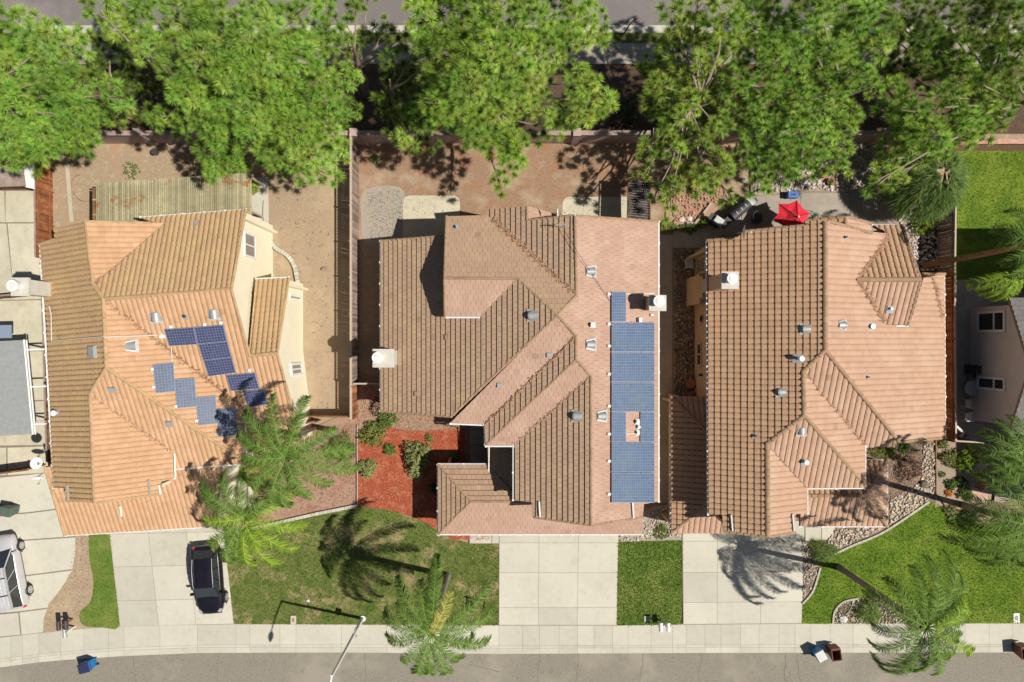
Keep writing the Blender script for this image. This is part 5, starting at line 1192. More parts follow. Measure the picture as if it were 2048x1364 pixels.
shrub('large rounded yellow green bush half in the roof shadow on red mulch', 836,915, 1.02,1.15,'leaf_pale', .11, 330, ax=.82)
shrub('small round pale bush at the west edge of the red mulch', 735,935, .62,.6,'leaf_pale', .10, 300)
shrub('sprawling leafy yellow green shrub at the top left of the red mulch', 745,868, .85,.7,'leaf_yellow', .16, 90, .1)
shrub('small bright green shrub below the sprawling shrub on red mulch', 781,898, .36,.4,'leaf_mid', .16, 110)
shrub('grey green shrub against the middle house at the mulch bed top', 774,838, .7,.7,'leaf_mid', .14, 110)
shrub('dry reddish twiggy shrub under the middle house west eave', 756,812, .5,.5,'leaf_brown', .16, 90)
shrub('faint pale tuft on the mulch right of the big rounded bush', 858,876, .30,.2,'leaf_yellow', .12, 70)
shrub('tiny green plant in the shadow beside the entry path', 911,910, .33,.3,'leaf_mid', .16, 60)
shrub('dark green plant under the garage roof west corner', 872,975, .42,.5,'leaf_dark', .14, 110)
shrub('spiky cycad like plant under the tall palm trunk', 682,898, .95,.8,'leaf_mid', .42, 22, .25, nn=12, w=.02, spread=.8)
shrub('broad lime green shrub by the left house entry under palm fronds', 520,945, 1.1,1.0,'leaf_lime', .40, 22, .3, nn=10, w=.016)
shrub('dark leafy shrub against the left house porch edge', 470,935, .7,.8,'leaf_mid', .2, 60)
shrub('fountain grass clump at the corner of the right driveway', 1641,1101, .72,.7,'leaf_mid', .62, 22, .45, 'ornamental_grass', 'grass clump', nn=26, w=.010, spread=1.0)
shrub('fountain grass clump in the round bed by the sidewalk', 1732,1217, .72,.7,'leaf_mid', .62, 22, .45, 'ornamental_grass', 'grass clump', nn=26, w=.010, spread=1.0)
shrub('bright green garden bush near the brick path top', 1924,918, .75,.9,'leaf_lime', .22, 60, .1)
shrub('dull green bush beside the dark border left of the brick path', 1890,915, .55,.6,'leaf_yellow', .14, 100)
shrub('tiny yellowish plant at the front end of the right fence', 1882,888, .35,.4,'leaf_yellow', .12, 100)
shrub('round dark green bush left of a twin in the garden soil', 1898,967, .38,.45,'leaf_mid', .09, 260)
shrub('round dark green bush nearest the brick path middle', 1917,962, .38,.45,'leaf_dark', .09, 260)
shrub('spreading green shrub at the lower end of the brick path', 1926,985, .5,.5,'leaf_mid', .16, 90)
shrub('small orange flowering plant in the garden soil', 1893,985, .26,.3,'flower_orange', .07, 240, name='flowering_plant', cat='plant')
shrub('grey green ground plant at the lawn corner beside the leaning palm', 1897,1020, .5,.35,'leaf_pale', .10, 140)
shrub('leafy shrub under the leaning palm near the bright lawn', 1928,1035, .7,.6,'leaf_dark', .22, 60)
shrub('yellow flowering shrub beside the right house rear corner', 1837,452, .75,1.0,'leaf_lime', .12, 120)
shrub('low hedge plant under the middle house rear right corner', 1335,456, .55,.6,'leaf_yellow', .13, 130, ax=1.4)
shrub('low green hedge end beside the orange gravel', 1375,458, .5,.6,'leaf_mid', .13, 130, ax=1.5)
shrub('bright green bush at the corner of the timber edging', 1404,447, .35,.5,'leaf_yellow', .12, 140)
shrub('small weedy patch at the top left of the middle back yard', 752,320, .35,.2,'leaf_mid', .12, 60)
shrub('small green weeds in dirt above the slatted patio roof', 265,342, .6,.12,'leaf_mid', .10, 40)
shrub('bright leafy plant beside the slatted patio roof corner', 509,376, .4,.6,'leaf_lime', .28, 60, .2)
shrub('ivy patch at the base of the right house front entry bed', 1758,903, .75,.35,'leaf_yellow', .10, 110, ax=1.5)
shrub('short green shrub beside the river stone strip top', 1803,893, .45,.4,'leaf_mid', .12, 120)
shrub('brown bare bush in the soil bed before the right house', 1812,935, .95,.4,'leaf_brown', .16, 60, ax=1.0)
shrub('green weeds in the gravel beside the middle driveway', 1322,1062, .55,.25,'leaf_yellow', .14, 60)
shrub('dead brown shrub by the white pebble corner in the right back yard', 1808,378, .5,.5,'leaf_brown', .14, 80)
shrub('small green weeds in dry planting bed of the neighbour garden', 1880,948, .25,.12,'leaf_mid', .10, 50)
shrub('dark low verge shrub behind the masonry wall', 1250,222, .9,.9,'leaf_dark', .2, 50)
shrub('reddish brown leafy verge shrub left of the open pine', 1240,240, .6,.6,'leaf_brown', .16, 60)
shrub('fan leaved shrub among the pines above the white stones', 1635,285, .8,2.2,'leaf_mid', .5, 18, .2, nn=16, w=.02)
# weeping shrub tree
def weeping(label, base, px, py, z, r):
    b0 = P(*base); c = P(px,py,z); root = empty('weeping_tree', b0, label, 'tree'); b = MB(); b.tube([b0, b0.lerp(c,.5), c], [.16,.12,.06], 7); b.build('trunk', M['pine_bark'], root)
    n = 900; ph = rng.uniform(0,2*np.pi,n); q = np.sqrt(rng.uniform(0,1,n))*r; zz = z-(q/r)**2*z*.45+rng.normal(0,.15,n)
    p = np.stack([c.x+np.cos(ph)*q, c.y+np.sin(ph)*q, zz], 1); ax = unit(np.stack([np.cos(ph), np.sin(ph), np.full(n,.15)],1)+rng.normal(0,.25,(n,3)))
    V,F,T = needles(p, ax, rng.uniform(.6,1.1,n)*.85, 22, .012, 1.5, .55, tint=(.6,1.35), segs=2); raw_mesh('crown', V, F, T, M['leaf_weep'], root)
weeping('dark green weeping tree beside the small lawn at the right', (1888,388), 1890,345, 4.6, 2.15)

# ------------------------------------------------------------------ vehicles
def grid_surface(b, rows, tint=1.0, mi=0, close=False):
    for i in range(len(rows)-1):
        for j in range(len(rows[i])-1):
            b.face([rows[i][j], rows[i+1][j], rows[i+1][j+1], rows[i][j+1]], tint, mi)
def car(px, py, rz, L, W, H, paint, label, van=False):
    root = empty('parked_car', P(px,py,.0)+Vector((0,0,.19)), label, 'car', None, rz)
    # body loft: stations x, half width, z shoulder, z deck at centre
    h = L/2; sh = .98 if van else .92
    if van: st = [(-h,.80,.72,.80),(-h*.97,.92,.86,.98),(-h*.8,1,.98,1.05),(-h*.3,1,1.0,1.05),(h*.15,1,.99,1.04),(h*.45,1,.95,1.02),(h*.72,.97,.88,.97),(h*.92,.90,.74,.86),(h,.70,.58,.64)]
    else:   st = [(-h,.78,.72,.80),(-h*.96,.90,.88,.98),(-h*.8,.98,.95,1.02),(-h*.3,1,.95,1.02),(h*.15,1,.93,1.0),(h*.45,.99,.90,.99),(h*.72,.95,.83,.94),(h*.88,.86,.74,.86),(h*.96,.72,.66,.77),(h,.5,.56,.62)]
    rows = []
    for x, wf, zs, zd in st:
        w2 = W/2*wf; zs *= sh; zd *= sh
        rows.append([Vector((x,y,z)) for y,z in ((-w2*.9,.20),(-w2*.99,.34),(-w2,.58),(-w2*.975,zs*.93),(-w2*.90,zs),(-w2*.6,zd*.985),(-w2*.2,zd),(w2*.2,zd),(w2*.6,zd*.985),(w2*.90,zs),(w2*.975,zs*.93),(w2,.58),(w2*.99,.34),(w2*.9,.20))])
    b = MB(); nR = len(rows[0])
    for r_ in rows: b.v += [tuple(p) for p in r_]; b.t += [1]*nR
    for i in range(len(rows)-1):
        for j in range(nR): b.f.append((i*nR+j, (i+1)*nR+j, (i+1)*nR+(j+1)%nR, i*nR+(j+1)%nR)); b.m.append(0)
    b.f.append(tuple(range(nR))[::1]); b.m.append(0); b.f.append(tuple((len(rows)-1)*nR+j for j in range(nR))[::-1]); b.m.append(0)
    body = b.build('body', M[paint], root, world=False, smooth=True, sub=2)
    # greenhouse: ring stations
    zb = sh*.99; zt = H
    if van: gs = [(-h*.93,.82,zb,0),(-h*.86,.80,zt-.08,1),(-h*.4,.80,zt,1),(h*.05,.79,zt-.01,1),(h*.22,.77,zt-.08,1),(h*.62,.80,zb-.02,0)]
    else:   gs = [(-h*.90,.80,zb,0),(-h*.70,.74,zt-.12,1),(-h*.40,.76,zt,1),(-h*.0,.76,zt,1),(h*.12,.74,zt-.06,1),(h*.46,.80,zb-.02,0)]
    wb = W/2*.90
    top = [(x, W/2*k, z) for x,k,z,f in gs if f]; x0, xf = gs[0][0], gs[-1][0]
    g = MB()
    def sidept(x): return Vector((x, wb, zb))
    for sgn in (1,-1):
        prev = None
        for (x,k,z) in top:
            bx = x0+(xf-x0)*((x-top[0][0])/(top[-1][0]-top[0][0])); cur = (Vector((bx, sgn*wb, zb-.03)), Vector((x, sgn*k, z-.03)))
            if prev: f = [prev[0],cur[0],cur[1],prev[1]]; g.face(f if sgn > 0 else f[::-1])
            prev = cur
    g.face([Vector((x0,wb,zb-.03)),Vector((top[0][0],top[0][1],top[0][2]-.03)),Vector((top[0][0],-top[0][1],top[0][2]-.03)),Vector((x0,-wb,zb-.03))])
    g.face([Vector((xf,-wb,zb-.03)),Vector((top[-1][0],-top[-1][1],top[-1][2]-.03)),Vector((top[-1][0],top[-1][1],top[-1][2]-.03)),Vector((xf,wb,zb-.03))])
    g.build('windows', M['glass_dark'], root, world=False)
    # roof skin
    b = MB(); rr = []
    for (x,k,z) in top: rr.append([Vector((x, y*k, z-(.0 if abs(y)<.9 else .05))) for y in (-1.03,-.93,-.5,0,.5,.93,1.03)])
    for i in range(len(rr)-1):
        for j in range(6): b.face([rr[i][j], rr[i+1][j], rr[i+1][j+1], rr[i][j+1]])
    b.build('roof', M[paint], root, world=False, smooth=False)
    # pillars
    for sgn in (1,-1):
        b = MB(); b.tube([Vector((x0,sgn*wb,zb)), Vector((top[0][0],sgn*top[0][1],top[0][2]-.02))], .05, 5); b.build('pillar', M[paint], root, world=False)
        b = MB(); b.tube([Vector((xf,sgn*wb,zb)), Vector((top[-1][0],sgn*top[-1][1],top[-1][2]-.02))], .04, 5); b.build('pillar', M[paint], root, world=False)
        for fx in (.38,.66):
            bx = x0+(xf-x0)*fx; tx = top[0][0]+(top[-1][0]-top[0][0])*fx; b = MB(); b.tube([Vector((bx,sgn*(wb+.005),zb)), Vector((tx,sgn*(top[1][1]+.01),zt-.05))], .03, 4); b.build('pillar', M[paint], root, world=False)
        b = MB(); b.tube([Vector((t_[0], sgn*(t_[1]-.03), t_[2]+(.06 if van else .02))) for t_ in top], .022, 5); b.build('roof_rail', M['rim' if not van else 'metal_grey'], root, world=False)
        b = MB(); b.box((xf-.28, sgn*(W/2+.08), zb+.06), (.14,.22,.15)); b.build('side_mirror', M[paint], root, world=False)
        b = MB(); b.box((h*.875, sgn*W*.355, .665), (.26,.20,.12), sgn*-.5); b.build('headlight', M['lamp_clear'], root, world=False)
        b = MB(); b.box((-h*.955, sgn*W*.43, .70), (.12,.12,.22)); b.build('tail_light', M['red_lamp'], root, world=False)
        for xw_ in (h*.60, -h*.60):
            t_ = MB(); c_ = Vector((xw_, sgn*(W/2-.10), .15)); t_.tube([c_-Vector((0,.11,0)), c_+Vector((0,.11,0))], .34, 22); wh = t_.build('wheel', M['tyre'], root, world=False)
            r_ = MB(); o_ = sgn*.115
            r_.tube([c_+Vector((0,o_-.01*sgn,0)), c_+Vector((0,o_+.006*sgn,0))], .235, 18)
            rm = r_.build('rim', M['rim'], root, world=False); rm.parent = wh
            k_ = MB()
            for q in range(5):
                an = q*1.2566; k_.box(c_+Vector((math.cos(an)*.15, o_+.01*sgn, math.sin(an)*.15)), (.05,.012,.05))
            kk = k_.build('rim_holes', M['tyre'], root, world=False); kk.parent = wh
            a_ = MB(); a_.tube([Vector((xw_-.42+.84*i/8, sgn*(W/2*.995), .16+math.sin(math.pi*i/8)*.42)) for i in range(9)], .03, 5); a_.build('wheel_arch', M['tyre'], root, world=False)
    b = MB(); b.box((h*.985,0,.42),(.06,W*.7,.16)); b.build('grille', M['tyre'], root, world=False)
    if van:
        for x_ in (-h*.5,-h*.05):
            b = MB(); b.tube([Vector((x_,-W*.39,zt+.06)), Vector((x_,W*.39,zt+.06))], .025, 5); b.build('roof_bar', M['tyre'], root, world=False)
        for y in (-.5,-.3,-.1,.1,.3,.5):
            b = MB(); b.box((-h*.35,y,zt+.005),(h*.85,.03,.015)); b.build('roof_rib', M[paint], root, world=False)
        b = MB(); b.box((h*.30,0,zt-.19),(.02,.02,.02)); 
    return root
car(428,1151, R(-86), 4.55, 1.78, 1.48, 'paint_black', 'black hatchback on the left driveway under palm fronds, nose to the street')
car(31,1137, R(101), 4.95, 1.9, 1.75, 'paint_silver', 'silver minivan with roof rails on the driveway at the left edge', van=True)

# ------------------------------------------------------------------ street furniture and yard things
# street lamp
lampb = P(726,1236); o = empty('street_lamp', lampb, 'galvanised street lamp leaning toward the photo bottom from the lawn edge', 'street lamp')
b = MB(); b.tube([lampb, lampb+Vector((0,0,4)), lampb+Vector((0,0,8.0))], [.115,.10,.075], 12); b.cyl((lampb.x,lampb.y,0.02),.2,.12,12); b.build('pole', M['metal_white'], o)
b = MB(); t0 = lampb+Vector((0,0,7.95)); t1 = t0+Vector((-.15,-1.0,.35)); t2 = t0+Vector((-.35,-2.1,.45)); b.tube([t0,t1,t2], [.05,.04,.035], 8); b.build('arm', M['metal_white'], o)
b = MB(); ring = []
for i in range(7):
    u = i/6; c_ = t2+Vector((-.09*u,-.72*u,0)); w_ = .17*math.sin(math.pi*(.15+.8*u)); ring.append([c_+Vector((math.cos(a)*w_, 0, math.sin(a)*w_*.6)) for a in [2*math.pi*k/10 for k in range(10)]])
for i in range(6):
    for k in range(10): b.face([ring[i][k], ring[i][(k+1)%10], ring[i+1][(k+1)%10], ring[i+1][k]])
b.face(ring[0]); b.face(ring[-1]); b.build('lamp_head', M['metal_grey'], o)
b = MB(); b.box(lampb+Vector((0.0,.13,2.45)), (.42,.03,.55), R(80)); b.build('pole_sign', M['metal_grey'], o)
b = MB(); b.box(lampb+Vector((.1,-.1,2.6)), (.12,.12,.16)); b.build('pole_bracket', M['metal_grey'], o)
# yard sign
q = P(969,1201); o = empty('yard_sign', q, 'hanging yard sign on a brown post with crossarm beside the driveway', 'sign')
b = MB(); b.box((q.x,q.y,1.0),(.09,.09,2.0)); b.build('post', M['wood_brown'], o)
b = MB(); b.box((q.x,q.y-.42,1.78),(.07,1.1,.07)); b.build('crossarm', M['wood_brown'], o)
b = MB(); b.box((q.x,q.y-.48,1.36),(.03,.62,.62)); b.build('sign_panel', M['wood_brown'], o)
# mailboxes
def mailbox(px, py, rz, m, label, two=True, group='mailboxes by the sidewalk'):
    o = empty('mailbox', P(px,py), label, 'mailbox', group, rz); b = MB(); b.box((0,0,.5),(.1,.1,1.0)); b.build('post', M['wood_brown' if m == 'metal_dark' else 'plastic_white'], o, world=False)
    b = MB(); b.box((0,0,1.0),(.75 if two else .3,.1,.06)); b.build('crossbar', M['wood_brown' if m == 'metal_dark' else 'plastic_white'], o, world=False)
    for x in ((-.24,.24) if two else (0,)):
        b = MB(); K = 8; ring = [[Vector((x+.12*math.cos(math.pi*k/K), y, 1.14+.10*math.sin(math.pi*k/K))) for k in range(K+1)]+[Vector((x-.12,y,1.03)),Vector((x+.12,y,1.03))] for y in (-.28,.28)]
        n_ = len(ring[0])
        for k in range(n_): b.face([ring[0][k], ring[1][k], ring[1][(k+1)%n_], ring[0][(k+1)%n_]])
        b.face(ring[0][::-1]); b.face(ring[1]); b.build('letter_box', M[m], o, world=False)
        b = MB(); b.box((x+.13,.1,1.22),(.02,.05,.12)); b.build('flag', M['red_lamp'], o, world=False)
    return o
mailbox(146,1237, R(4), 'metal_dark', 'pair of black mailboxes on a post in the dry strip at the left')
mailbox(1322,1240, 0, 'plastic_white', 'pair of white mailboxes at the sidewalk by the narrow lawn')
mailbox(151,1252, R(4), 'metal_grey', 'lower dark and white mailbox just below the black pair', two=False)
# utility covers
def cover(px, py, w, l, label, inner='terracotta', m='concrete'):
    o = empty('utility_cover', P(px,py), label, 'utility cover', 'utility covers set in lawns'); q = P(px,py); b = MB(); b.box((q.x,q.y,.12),(w,l,.08)); b.build('rim', M[m], o)
    b = MB(); b.box((q.x,q.y,.165),(w*.4,l*.45,.02)); b.build('lid', M[inner], o)
cover(588,1238,.36,.56,'pale utility cover with a red centre in the patchy lawn')
cover(1294,1236,.42,.36,'pale square utility cover in the narrow green lawn','concrete_grey')
cover(2030,1234,.42,.62,'white utility cover in bright lawn at the right','concrete_grey','plastic_white')
q = P(2,0)
# bins
def bin_(px, py, rz, m, label, lid='closed', lidm=None, s=1.0):
    o = empty('wheelie_bin', P(px,py,-.12 if py > 1292 else .1), label, 'trash bin', 'trash bins', rz)
    w0,w1,d0,d1,H_ = .23,.30,.25,.36,1.02*s; b = MB()
    lo = [Vector((x*w0,y*d0,.06)) for x,y in ((-1,-1),(1,-1),(1,1),(-1,1))]; hi = [Vector((x*w1,y*d1,H_)) for x,y in ((-1,-1),(1,-1),(1,1),(-1,1))]
    for i in range(4): b.face([lo[i],lo[(i+1)%4],hi[(i+1)%4],hi[i]])
    b.face(lo[::-1])
    inn = [p*1 for p in hi]; inn = [Vector((p.x*.88,p.y*.9,H_)) for p in hi]; dp = [Vector((p.x*.7,p.y*.72,.15)) for p in hi]
    for i in range(4): b.face([hi[i],hi[(i+1)%4],inn[(i+1)%4],inn[i]]); b.face([inn[i],inn[(i+1)%4],dp[(i+1)%4],dp[i]])
    b.face(dp); b.build('body', M[m], o, world=False)
    b = MB()
    for i in range(4):
        a, c = hi[i]+Vector((0,0,0)), hi[(i+1)%4]; b.tube([a,c], .022, 5)
    b.build('rim', M[m], o, world=False)
    b = MB()
    if lid == 'closed': b.box((0,-.01,H_+.05),(w1*2.12,d1*2.1,.07), top=.9)
    else: b.box((0,d1+.06,H_-.34),(w1*2.05,.05,.72), top=1)
    b.build('lid', M[lidm or m], o, world=False)
    b = MB(); b.tube([Vector((-.24,d1+.05,H_-.03)),Vector((.24,d1+.05,H_-.03))], .02, 6); b.build('handle', M['tyre'], o, world=False)
    for x in (-.24,.24): b = MB(); b.tube([Vector((x-.03,.27,.11)),Vector((x+.03,.27,.11))], .11, 12); b.build('wheel', M['tyre'], o, world=False)
bin_(187,1322, R(-75), 'plastic_blue', 'blue bin with dark lid standing in the street at the left', lidm='plastic_navy')
bin_(1629,1299, R(-150), 'plastic_blue', 'blue bin with pale lid in the street beside an open brown bin', lidm='metal_grey', s=.95)
bin_(1659,1297, R(8), 'plastic_brown', 'open brown bin in the street beside the smaller blue bin', lid='open')
bin_(2030,1294, R(5), 'plastic_brown', 'brown bin cut by the right edge of the photo', lid='open')
bin_(33,1016, R(80), 'plastic_green', 'grey green bin on the left concrete above the minivan')
bin_(8,1018, R(80), 'terracotta', 'reddish bin behind the green one at the left edge')
# plastic chair
def chair(px, py, rz, label, z=.2, group='white garden chairs'):
    o = empty('garden_chair', P(px,py,z), label, 'chair', group, rz); m = M['plastic_white']
    b = MB()
    for k in range(6): b.box((-.2+.08*k,0,.42),(.055,.44,.02))
    b.box((-.2,0,.405),(.04,.46,.02)); b.box((.2,0,.405),(.04,.46,.02)); b.box((0,-.22,.41),(.44,.03,.03)); b.box((0,.22,.41),(.44,.03,.03)); b.build('seat', m, o, world=False)
    b = MB()
    for k in range(6): b.tube([Vector((-.22,-.2+.08*k,.43)), Vector((-.36,-.21+.084*k,.86))], .016, 4)
    b.tube([Vector((-.36,-.24,.84)),Vector((-.38,0,.9)),Vector((-.36,.24,.84))], .025, 5); b.build('backrest', m, o, world=False)
    for sx, sy in ((1,1),(1,-1),(-1,1),(-1,-1)):
        b = MB(); b.tube([Vector((sx*.21,sy*.22,.42)), Vector((sx*.27,sy*.27,0))], [.025,.02], 5); b.build('leg', m, o, world=False)
    for sy in (1,-1):
        b = MB(); b.tube([Vector((-.3,sy*.25,.64)), Vector((.18,sy*.28,.64)), Vector((.22,sy*.26,.42))], .024, 5); b.build('armrest', m, o, world=False)
chair(1376,529, R(5), 'white plastic garden chair on pebbles between the two houses')
chair(1929,806, R(-3), 'white slatted chair in the shaded yard, upper of two')
chair(1929,832, R(4), 'white slatted chair in the shaded yard, lower of two')
# red umbrella
q = P(1556,446); o = empty('patio_umbrella', q, 'bright red patio umbrella behind the right house roof edge', 'umbrella')
b = MB(); b.tube([q, q+Vector((.2,.1,2.55))], .025, 8); b.build('pole', M['metal_grey'], o)
b = MB(); ap = q+Vector((.22,-.08,2.75)); rim = []
for k in range(6):
    a = R(60*k+12); rim.append(q+Vector((.08+math.cos(a)*1.2, .06+math.sin(a)*1.12, 2.05+math.sin(a)*-.12)))
for k in range(6):
    a, c = rim[k], rim[(k+1)%6]; m_ = (a+c)/2+(ap-(a+c)/2)*.13+Vector((0,0,-.0)); 
    i1, i2, i3 = a.lerp(ap,.5)-Vector((0,0,.05)), c.lerp(ap,.5)-Vector((0,0,.05)), m_.lerp(ap,.48)-Vector((0,0,.13))
    for f in ([a,m_,i3,i1],[m_,c,i2,i3],[i1,i3,ap],[i3,i2,ap]): b.face(f, random.uniform(.92,1.06))
b.build('canopy', M['fabric_red'], o)
b = MB(); b.cyl(ap-Vector((0,0,.02)), .05, .12, 8); b.build('finial', M['plastic_white'], o)
for k in range(6): b = MB(); b.tube([ap-Vector((0,0,.03)), rim[k]+Vector((0,0,.01))], .012, 4); b.build('rib', M['metal_dark'], o)
# barbecue smoker and grill
q = P(1470,426); o = empty('barbecue_smoker', q, 'long black barrel smoker on the patio left of the red umbrella', 'smoker')
an = R(41); dv = Vector((math.cos(an), math.sin(an), 0))
b = MB(); b.tube([q-dv*.72+Vector((0,0,.95)), q+dv*.72+Vector((0,0,.95))], .34, 18); b.build('barrel', M['metal_dark'], o)
for k in (-.35,.05,.4): b = MB(); c_ = q+dv*k+Vector((0,0,1.28)); b.box(c_, (.22,.05,.05), an+1.57); b.build('handle', M['metal_grey'], o)
b = MB(); b.box(q+dv*1.1+Vector((0,0,.85)), (.5,.62,.06), an); b.build('side_shelf', M['metal_grey'], o)
b = MB(); c_ = q-dv*.95+Vector((0,0,.75)); b.box(c_, (.42,.45,.4), an); b.build('fire_box', M['metal_dark'], o)
b = MB(); c_ = q+dv*.5+Vector((-.25,.3,1.0)); b.tube([c_, c_+Vector((0,0,.8))], .07, 8); b.build('smoke_stack', M['metal_dark'], o)
for k in (-.6,.6):
    for s_ in (-.25,.25): b = MB(); c_ = q+dv*k+Vector((-dv.y,dv.x,0))*s_; b.tube([c_+Vector((0,0,.7)), c_], .03, 5); b.build('leg', M['metal_dark'], o)
q = P(1428,447); o = empty('gas_grill', q, 'gas grill with a shiny steel lid beside the black smoker', 'grill'); an = R(-35)
b = MB(); b.box(q+Vector((0,0,.55)), (.62,.5,.9), an); b.build('cabinet', M['plastic_navy'], o)
b = MB(); b.box(q+Vector((0,0,1.08)), (.72,.52,.22), an, top=.8); b.build('lid', M['rim'], o)
for s_ in (-1,1): b = MB(); c_ = q+Vector((math.cos(an)*.5*s_, math.sin(an)*.5*s_, .93)); b.box(c_, (.34,.45,.04), an); b.build('side_shelf', M['metal_dark'], o)
q = P(1509,440); o = empty('patio_heater_base', q, 'dark round wire chair beside the red umbrella', 'chair')
b = MB(); b.tube([q+Vector((math.cos(a)*.36,math.sin(a)*.36,.45)) for a in [k*.628 for k in range(11)]], .02, 5); b.tube([q+Vector((math.cos(a)*.30-.1,math.sin(a)*.34+.1,.85)) for a in [k*.45 for k in range(9)]], .02, 5)
for k in range(7): a = k*.45; b.tube([q+Vector((math.cos(a)*.34,math.sin(a)*.34,.45)), q+Vector((math.cos(a)*.30-.1,math.sin(a)*.34+.1,.85))], .012, 4)
b.build('backrest', M['metal_dark'], o); b = MB(); b.cyl(q+Vector((0,0,.42)), .34, .04, 14); b.build('seat', M['metal_dark'], o)
for k in range(4): b = MB(); a = k*1.57+.7; b.tube([q+Vector((math.cos(a)*.28,math.sin(a)*.28,.42)), q+Vector((math.cos(a)*.36,math.sin(a)*.36,.15))], .018, 4); b.build('leg', M['metal_dark'], o)
o.name = 'wire_chair'
# cooler
q = P(1579,393); o = empty('cool_box', q, 'blue cool box on the concrete north of the red umbrella', 'cooler')
b = MB(); b.box(q+Vector((0,0,.38)), (.66,.40,.42)); b.build('body', M['cooler_blue'], o)
b = MB(); b.box(q+Vector((0,0,.63)), (.70,.44,.07), top=.94); b.build('lid', M['cooler_blue'], o)
b = MB(); b.box(q+Vector((0,0,.68)), (.30,.10,.02)); b.build('handle', M['plastic_navy'], o)
# pots
def pot(px, py, r, h, label, m='terracotta', plant=True, z=.15):
    q = P(px,py,0); q.z = z; o = empty('plant_pot', q, label, 'plant pot', 'plant pots'); b = MB()
    b.tube([q, q+Vector((0,0,h))], [r*.7,r], 16, cap=False); b.tube([q+Vector((0,0,h)), q+Vector((0,0,h-.06))], [r*1.05,r*.9], 16); b.build('pot', M[m], o)
    b = MB(); b.cyl(q+Vector((0,0,h-.05)), r*.85, .03, 14); b.build('soil', M['leaf_litter'], o)
    if plant:
        n=40; p = np.array(q+Vector((0,0,h)))[None]+rng.normal(0,.3,(n,3))*r*np.array([1,1,.6]); V,F,T = needles(p, unit(rng.normal(0,.4,(n,3))+np.array([0,0,1])), np.full(n,.13), 6, .02, .8); raw_mesh('foliage', V, F, T, M['leaf_yellow'], o)
pot(1644,351,.30,.45,'round clay pot on white stones under the bright pine')
pot(1657,366,.24,.25,'flatter clay pot just below the round one on white stones')
pot(1377,766,.30,.4,'wooden tub planter on pebbles by the right house west wall', plant=False)
pot(1381,789,.26,.4,'half hidden planter touching the low west roof of the right house')
pot(316,307,.22,.35,'dark round pot in the dirt by the back wall', 'metal_dark', False)
pot(347,288,.14,.2,'tiny dark pot at the foot of the back wall','metal_dark',False)
pot(1934,903,.25,.35,'round pot with a bush at the top of the brick path')
# shaded yard: kettle grill, round bin, table
q = P(1937,738); o = empty('covered_grill', q, 'black covered grill against the shaded wall at the right', 'grill'); q.z = .2
b = MB(); b.box(q+Vector((0,0,.55)), (.85,.6,1.0), top=.85); b.build('cover', M['metal_dark'], o); b = MB(); b.box(q+Vector((0,-.45,.5)), (.4,.28,.05)); b.build('side_shelf', M['metal_dark'], o)
q = P(1930,775,.2); o = empty('round_table', q, 'round dark table between the covered grill and white chairs', 'table')
b = MB(); b.cyl(q+Vector((0,0,.68)), .5, .05, 20); b.build('tabletop', M['metal_grey'], o); b = MB(); b.tube([q, q+Vector((0,0,.7))], .04, 8); b.build('pedestal', M['metal_dark'], o)
q = P(1923,872,.2); o = empty('bucket', q, 'white bucket in the shaded corner by the fence return', 'bucket')
b = MB(); b.tube([q, q+Vector((0,0,.4))], [.16,.2], 16, cap=False); b.cyl(q+Vector((0,0,.02)), .15, .02, 14); b.build('bucket_body', M['plastic_white'], o)
b = MB(); b.tube([q+Vector((math.cos(a)*.2, math.sin(a)*.2,.4)) for a in [k*math.pi/6 for k in range(7)]], .012, 4); b.build('handle', M['metal_grey'], o)
q = P(1915,858,.2); o = empty('rolled_mat', q, 'pale rolled mat leaning near the white bucket', 'mat'); b = MB(); b.tube([q+Vector((-.3,.3,.12)), q+Vector((.3,-.25,.2))], .1, 10); b.build('roll', M['plastic_white'], o)
# red chair on brick path
q = P(1955,960,.1); o = empty('wooden_bench', q, 'reddish wooden bench on the brick path beside palm fronds', 'bench')
b = MB()
for k in range(4): b.box(q+Vector((-.15+.1*k,0,.42)), (.085,1.1,.03))
b.build('seat', M['wood_red'], o)
b = MB()
for k in range(3): b.box(q+Vector((-.24,0,.55+.13*k)), (.03,1.1,.1))
b.build('backrest', M['wood_red'], o)
for y in (-.45,.45):
    for x in (-.17,.17): b = MB(); b.box(q+Vector((x,y,.2)), (.06,.06,.42)); b.build('leg', M['wood_red'], o)
# hoses
def hose(pts, m, label, r=.02, z=.22):
    p = [P(*q) for q in spline(pts, 6)]
    for q in p: q.z = z
    b = MB(); b.tube(p, r, 5); tag(b.build('garden_hose', M[m]), label, 'hose', 'garden hoses')
hose([(1500,408),(1515,415),(1560,416),(1600,419),(1625,424),(1628,432),(1622,430),(1626,423),(1635,430),(1638,440)], 'hose_green', 'pale green garden hose lying across the patio by the red umbrella')
hose([(335,290),(345,310),(365,325),(400,330),(440,332)], 'metal_dark', 'dark garden hose in the shade by the back wall', .015)
hose([(148,375),(150,358),(165,350)], 'terracotta', 'thin reddish hose curl in the dirt left of the slatted roof', .012)
hose([(150,385),(165,402),(185,403)], 'terracotta', 'second thin reddish hose curl nearer the slatted roof', .012)
hose([(529,402),(528,425),(530,445),(538,452)], 'metal_dark', 'black hose on the narrow concrete beside the slatted roof', .015)
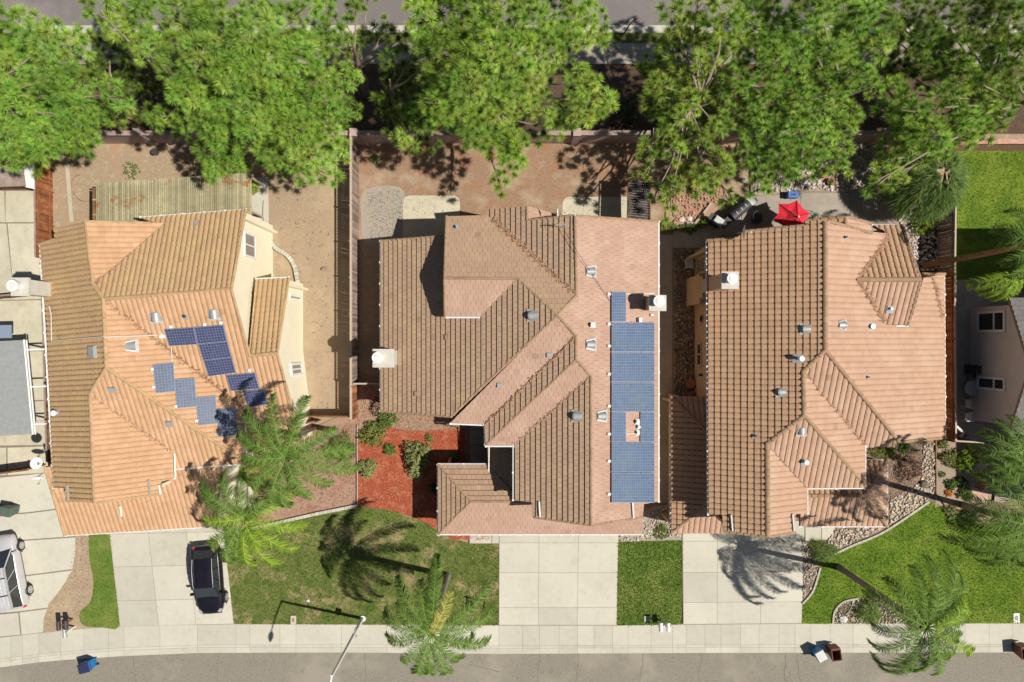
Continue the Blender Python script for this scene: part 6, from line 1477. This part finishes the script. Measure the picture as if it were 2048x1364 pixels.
# hose reel cart by cream wall
q = P(527,463,.1); o = empty('hose_cart', q, 'small hose cart with green reel beside the cream wall', 'hose cart')
b = MB(); b.tube([q+Vector((-.25,0,.35)), q+Vector((.25,-.1,.35))], .22, 14); b.build('reel', M['hose_green'], o)
b = MB(); b.box(q+Vector((0,0,.3)), (.7,.45,.05), R(-50)); b.box(q+Vector((-.3,.25,.6)), (.06,.5,.06), R(-50)); b.build('frame', M['metal_grey'], o)
for s_ in (-1,1): b = MB(); c_ = q+Vector((.2*s_,-.25*s_-.1,.15)); b.tube([c_, c_+Vector((.05,.04,0))], .14, 12); b.build('wheel', M['tyre'], o)
# stone in lawn, white rock in bed, box on lattice fence
def rock(px, py, r, label, m='stone_white', z=.1):
    c = P(px,py); v = ICO_V*np.array([r*1.2,r,r*.6])*rng.uniform(.85,1.15,(12,1))+np.array([c.x,c.y,z+r*.3]); b = MB(); b.arrays(v, ICO_F, [1]*12); tag(b.build('rock', M[m]), label, 'rock', 'landscape rocks')
rock(1684,1236,.28,'white rock in the round bed by the sidewalk'); rock(1363,440,.2,'grey rock at the edge of the orange gravel, left of a pair'); rock(1378,438,.2,'grey rock at the edge of the orange gravel, right of a pair')
rock(1845,967,.3,'dark rock on the river stone strip','stone_dark',.2); rock(648,538,.16,'dark stone lying alone in the tan side yard','stone_dark',.05)
rock(617,1200,.12,'small pale stone in patchy lawn near the street lamp shadow','stone_white'); rock(1487,362,.2,'white rock under the pine left of the cool box')
# white round shapes at the entry, not identified
shrub('small cluster of white round shapes on the shaded entry roof', 1009,905, .22,.2,'plastic_white', .07, 200, name='white_cluster', cat='white shapes', zb=3.1)
# verge street sign north
q = P(1243,74); o = empty('sign_post', q, 'thin leaning sign post on the verge grass by the upper road', 'sign post')
b = MB(); b.tube([q, q+Vector((.55,.4,2.2))], .04, 6); b.build('post', M['wood_brown'], o)
b = MB(); b.box(q+Vector((.3,.2,1.9)), (.3,.03,.3), R(30)); b.build('sign_panel', M['metal_grey'], o)
# entry steps by left house
for i, (x0,y0,x1,y1) in enumerate(((452,962,472,1018),(478,960,494,1022),(499,960,508,1030))):
    b = MB(); a, c = P(x0,y0), P(x1,y1); b.box(((a.x+c.x)/2,(a.y+c.y)/2,.16),(c.x-a.x,a.y-c.y,.12)); tag(b.build('stepping_slab', M['concrete']), ['widest','middle','narrowest'][i]+' pale concrete slab of the left house entry under palm fronds', 'slab')
# garage doors under the front eaves
def garage(root, x0, x1, y, ang=0.0, m='metal_white'):
    b = MB(); w_ = x1-x0; c = Vector(((x0+x1)/2, y, 1.1))
    b.box(c, (w_, .06, 2.2), ang); g = b.build('garage_door', M[m], root)
    for r_ in range(4):
        b = MB()
        for k in range(8): 
            d = Matrix.Rotation(ang,3,'Z') @ Vector((-w_/2+(k+.5)*w_/8, -.035, .28+r_*.52-1.1+.02)); b.box(c+d, (w_/8*.8, .02, .36), ang, .93)
        o = b.build('door_panel', M[m], root); o.parent = g
yb = BGS.hit(1000,1068).y+.42; garage(HB.root, P(1003,0).x, P(1233,0).x, yb)
yc = CW.hit(1490,1070).y+.33; garage(HC.root, P(1440,0).x, P(1590,0).x, yc)
ga = AG.hit(300,1060); garage(HA.root, ga.x-1.9, ga.x+2.9, ga.y+.42, R(3.6))
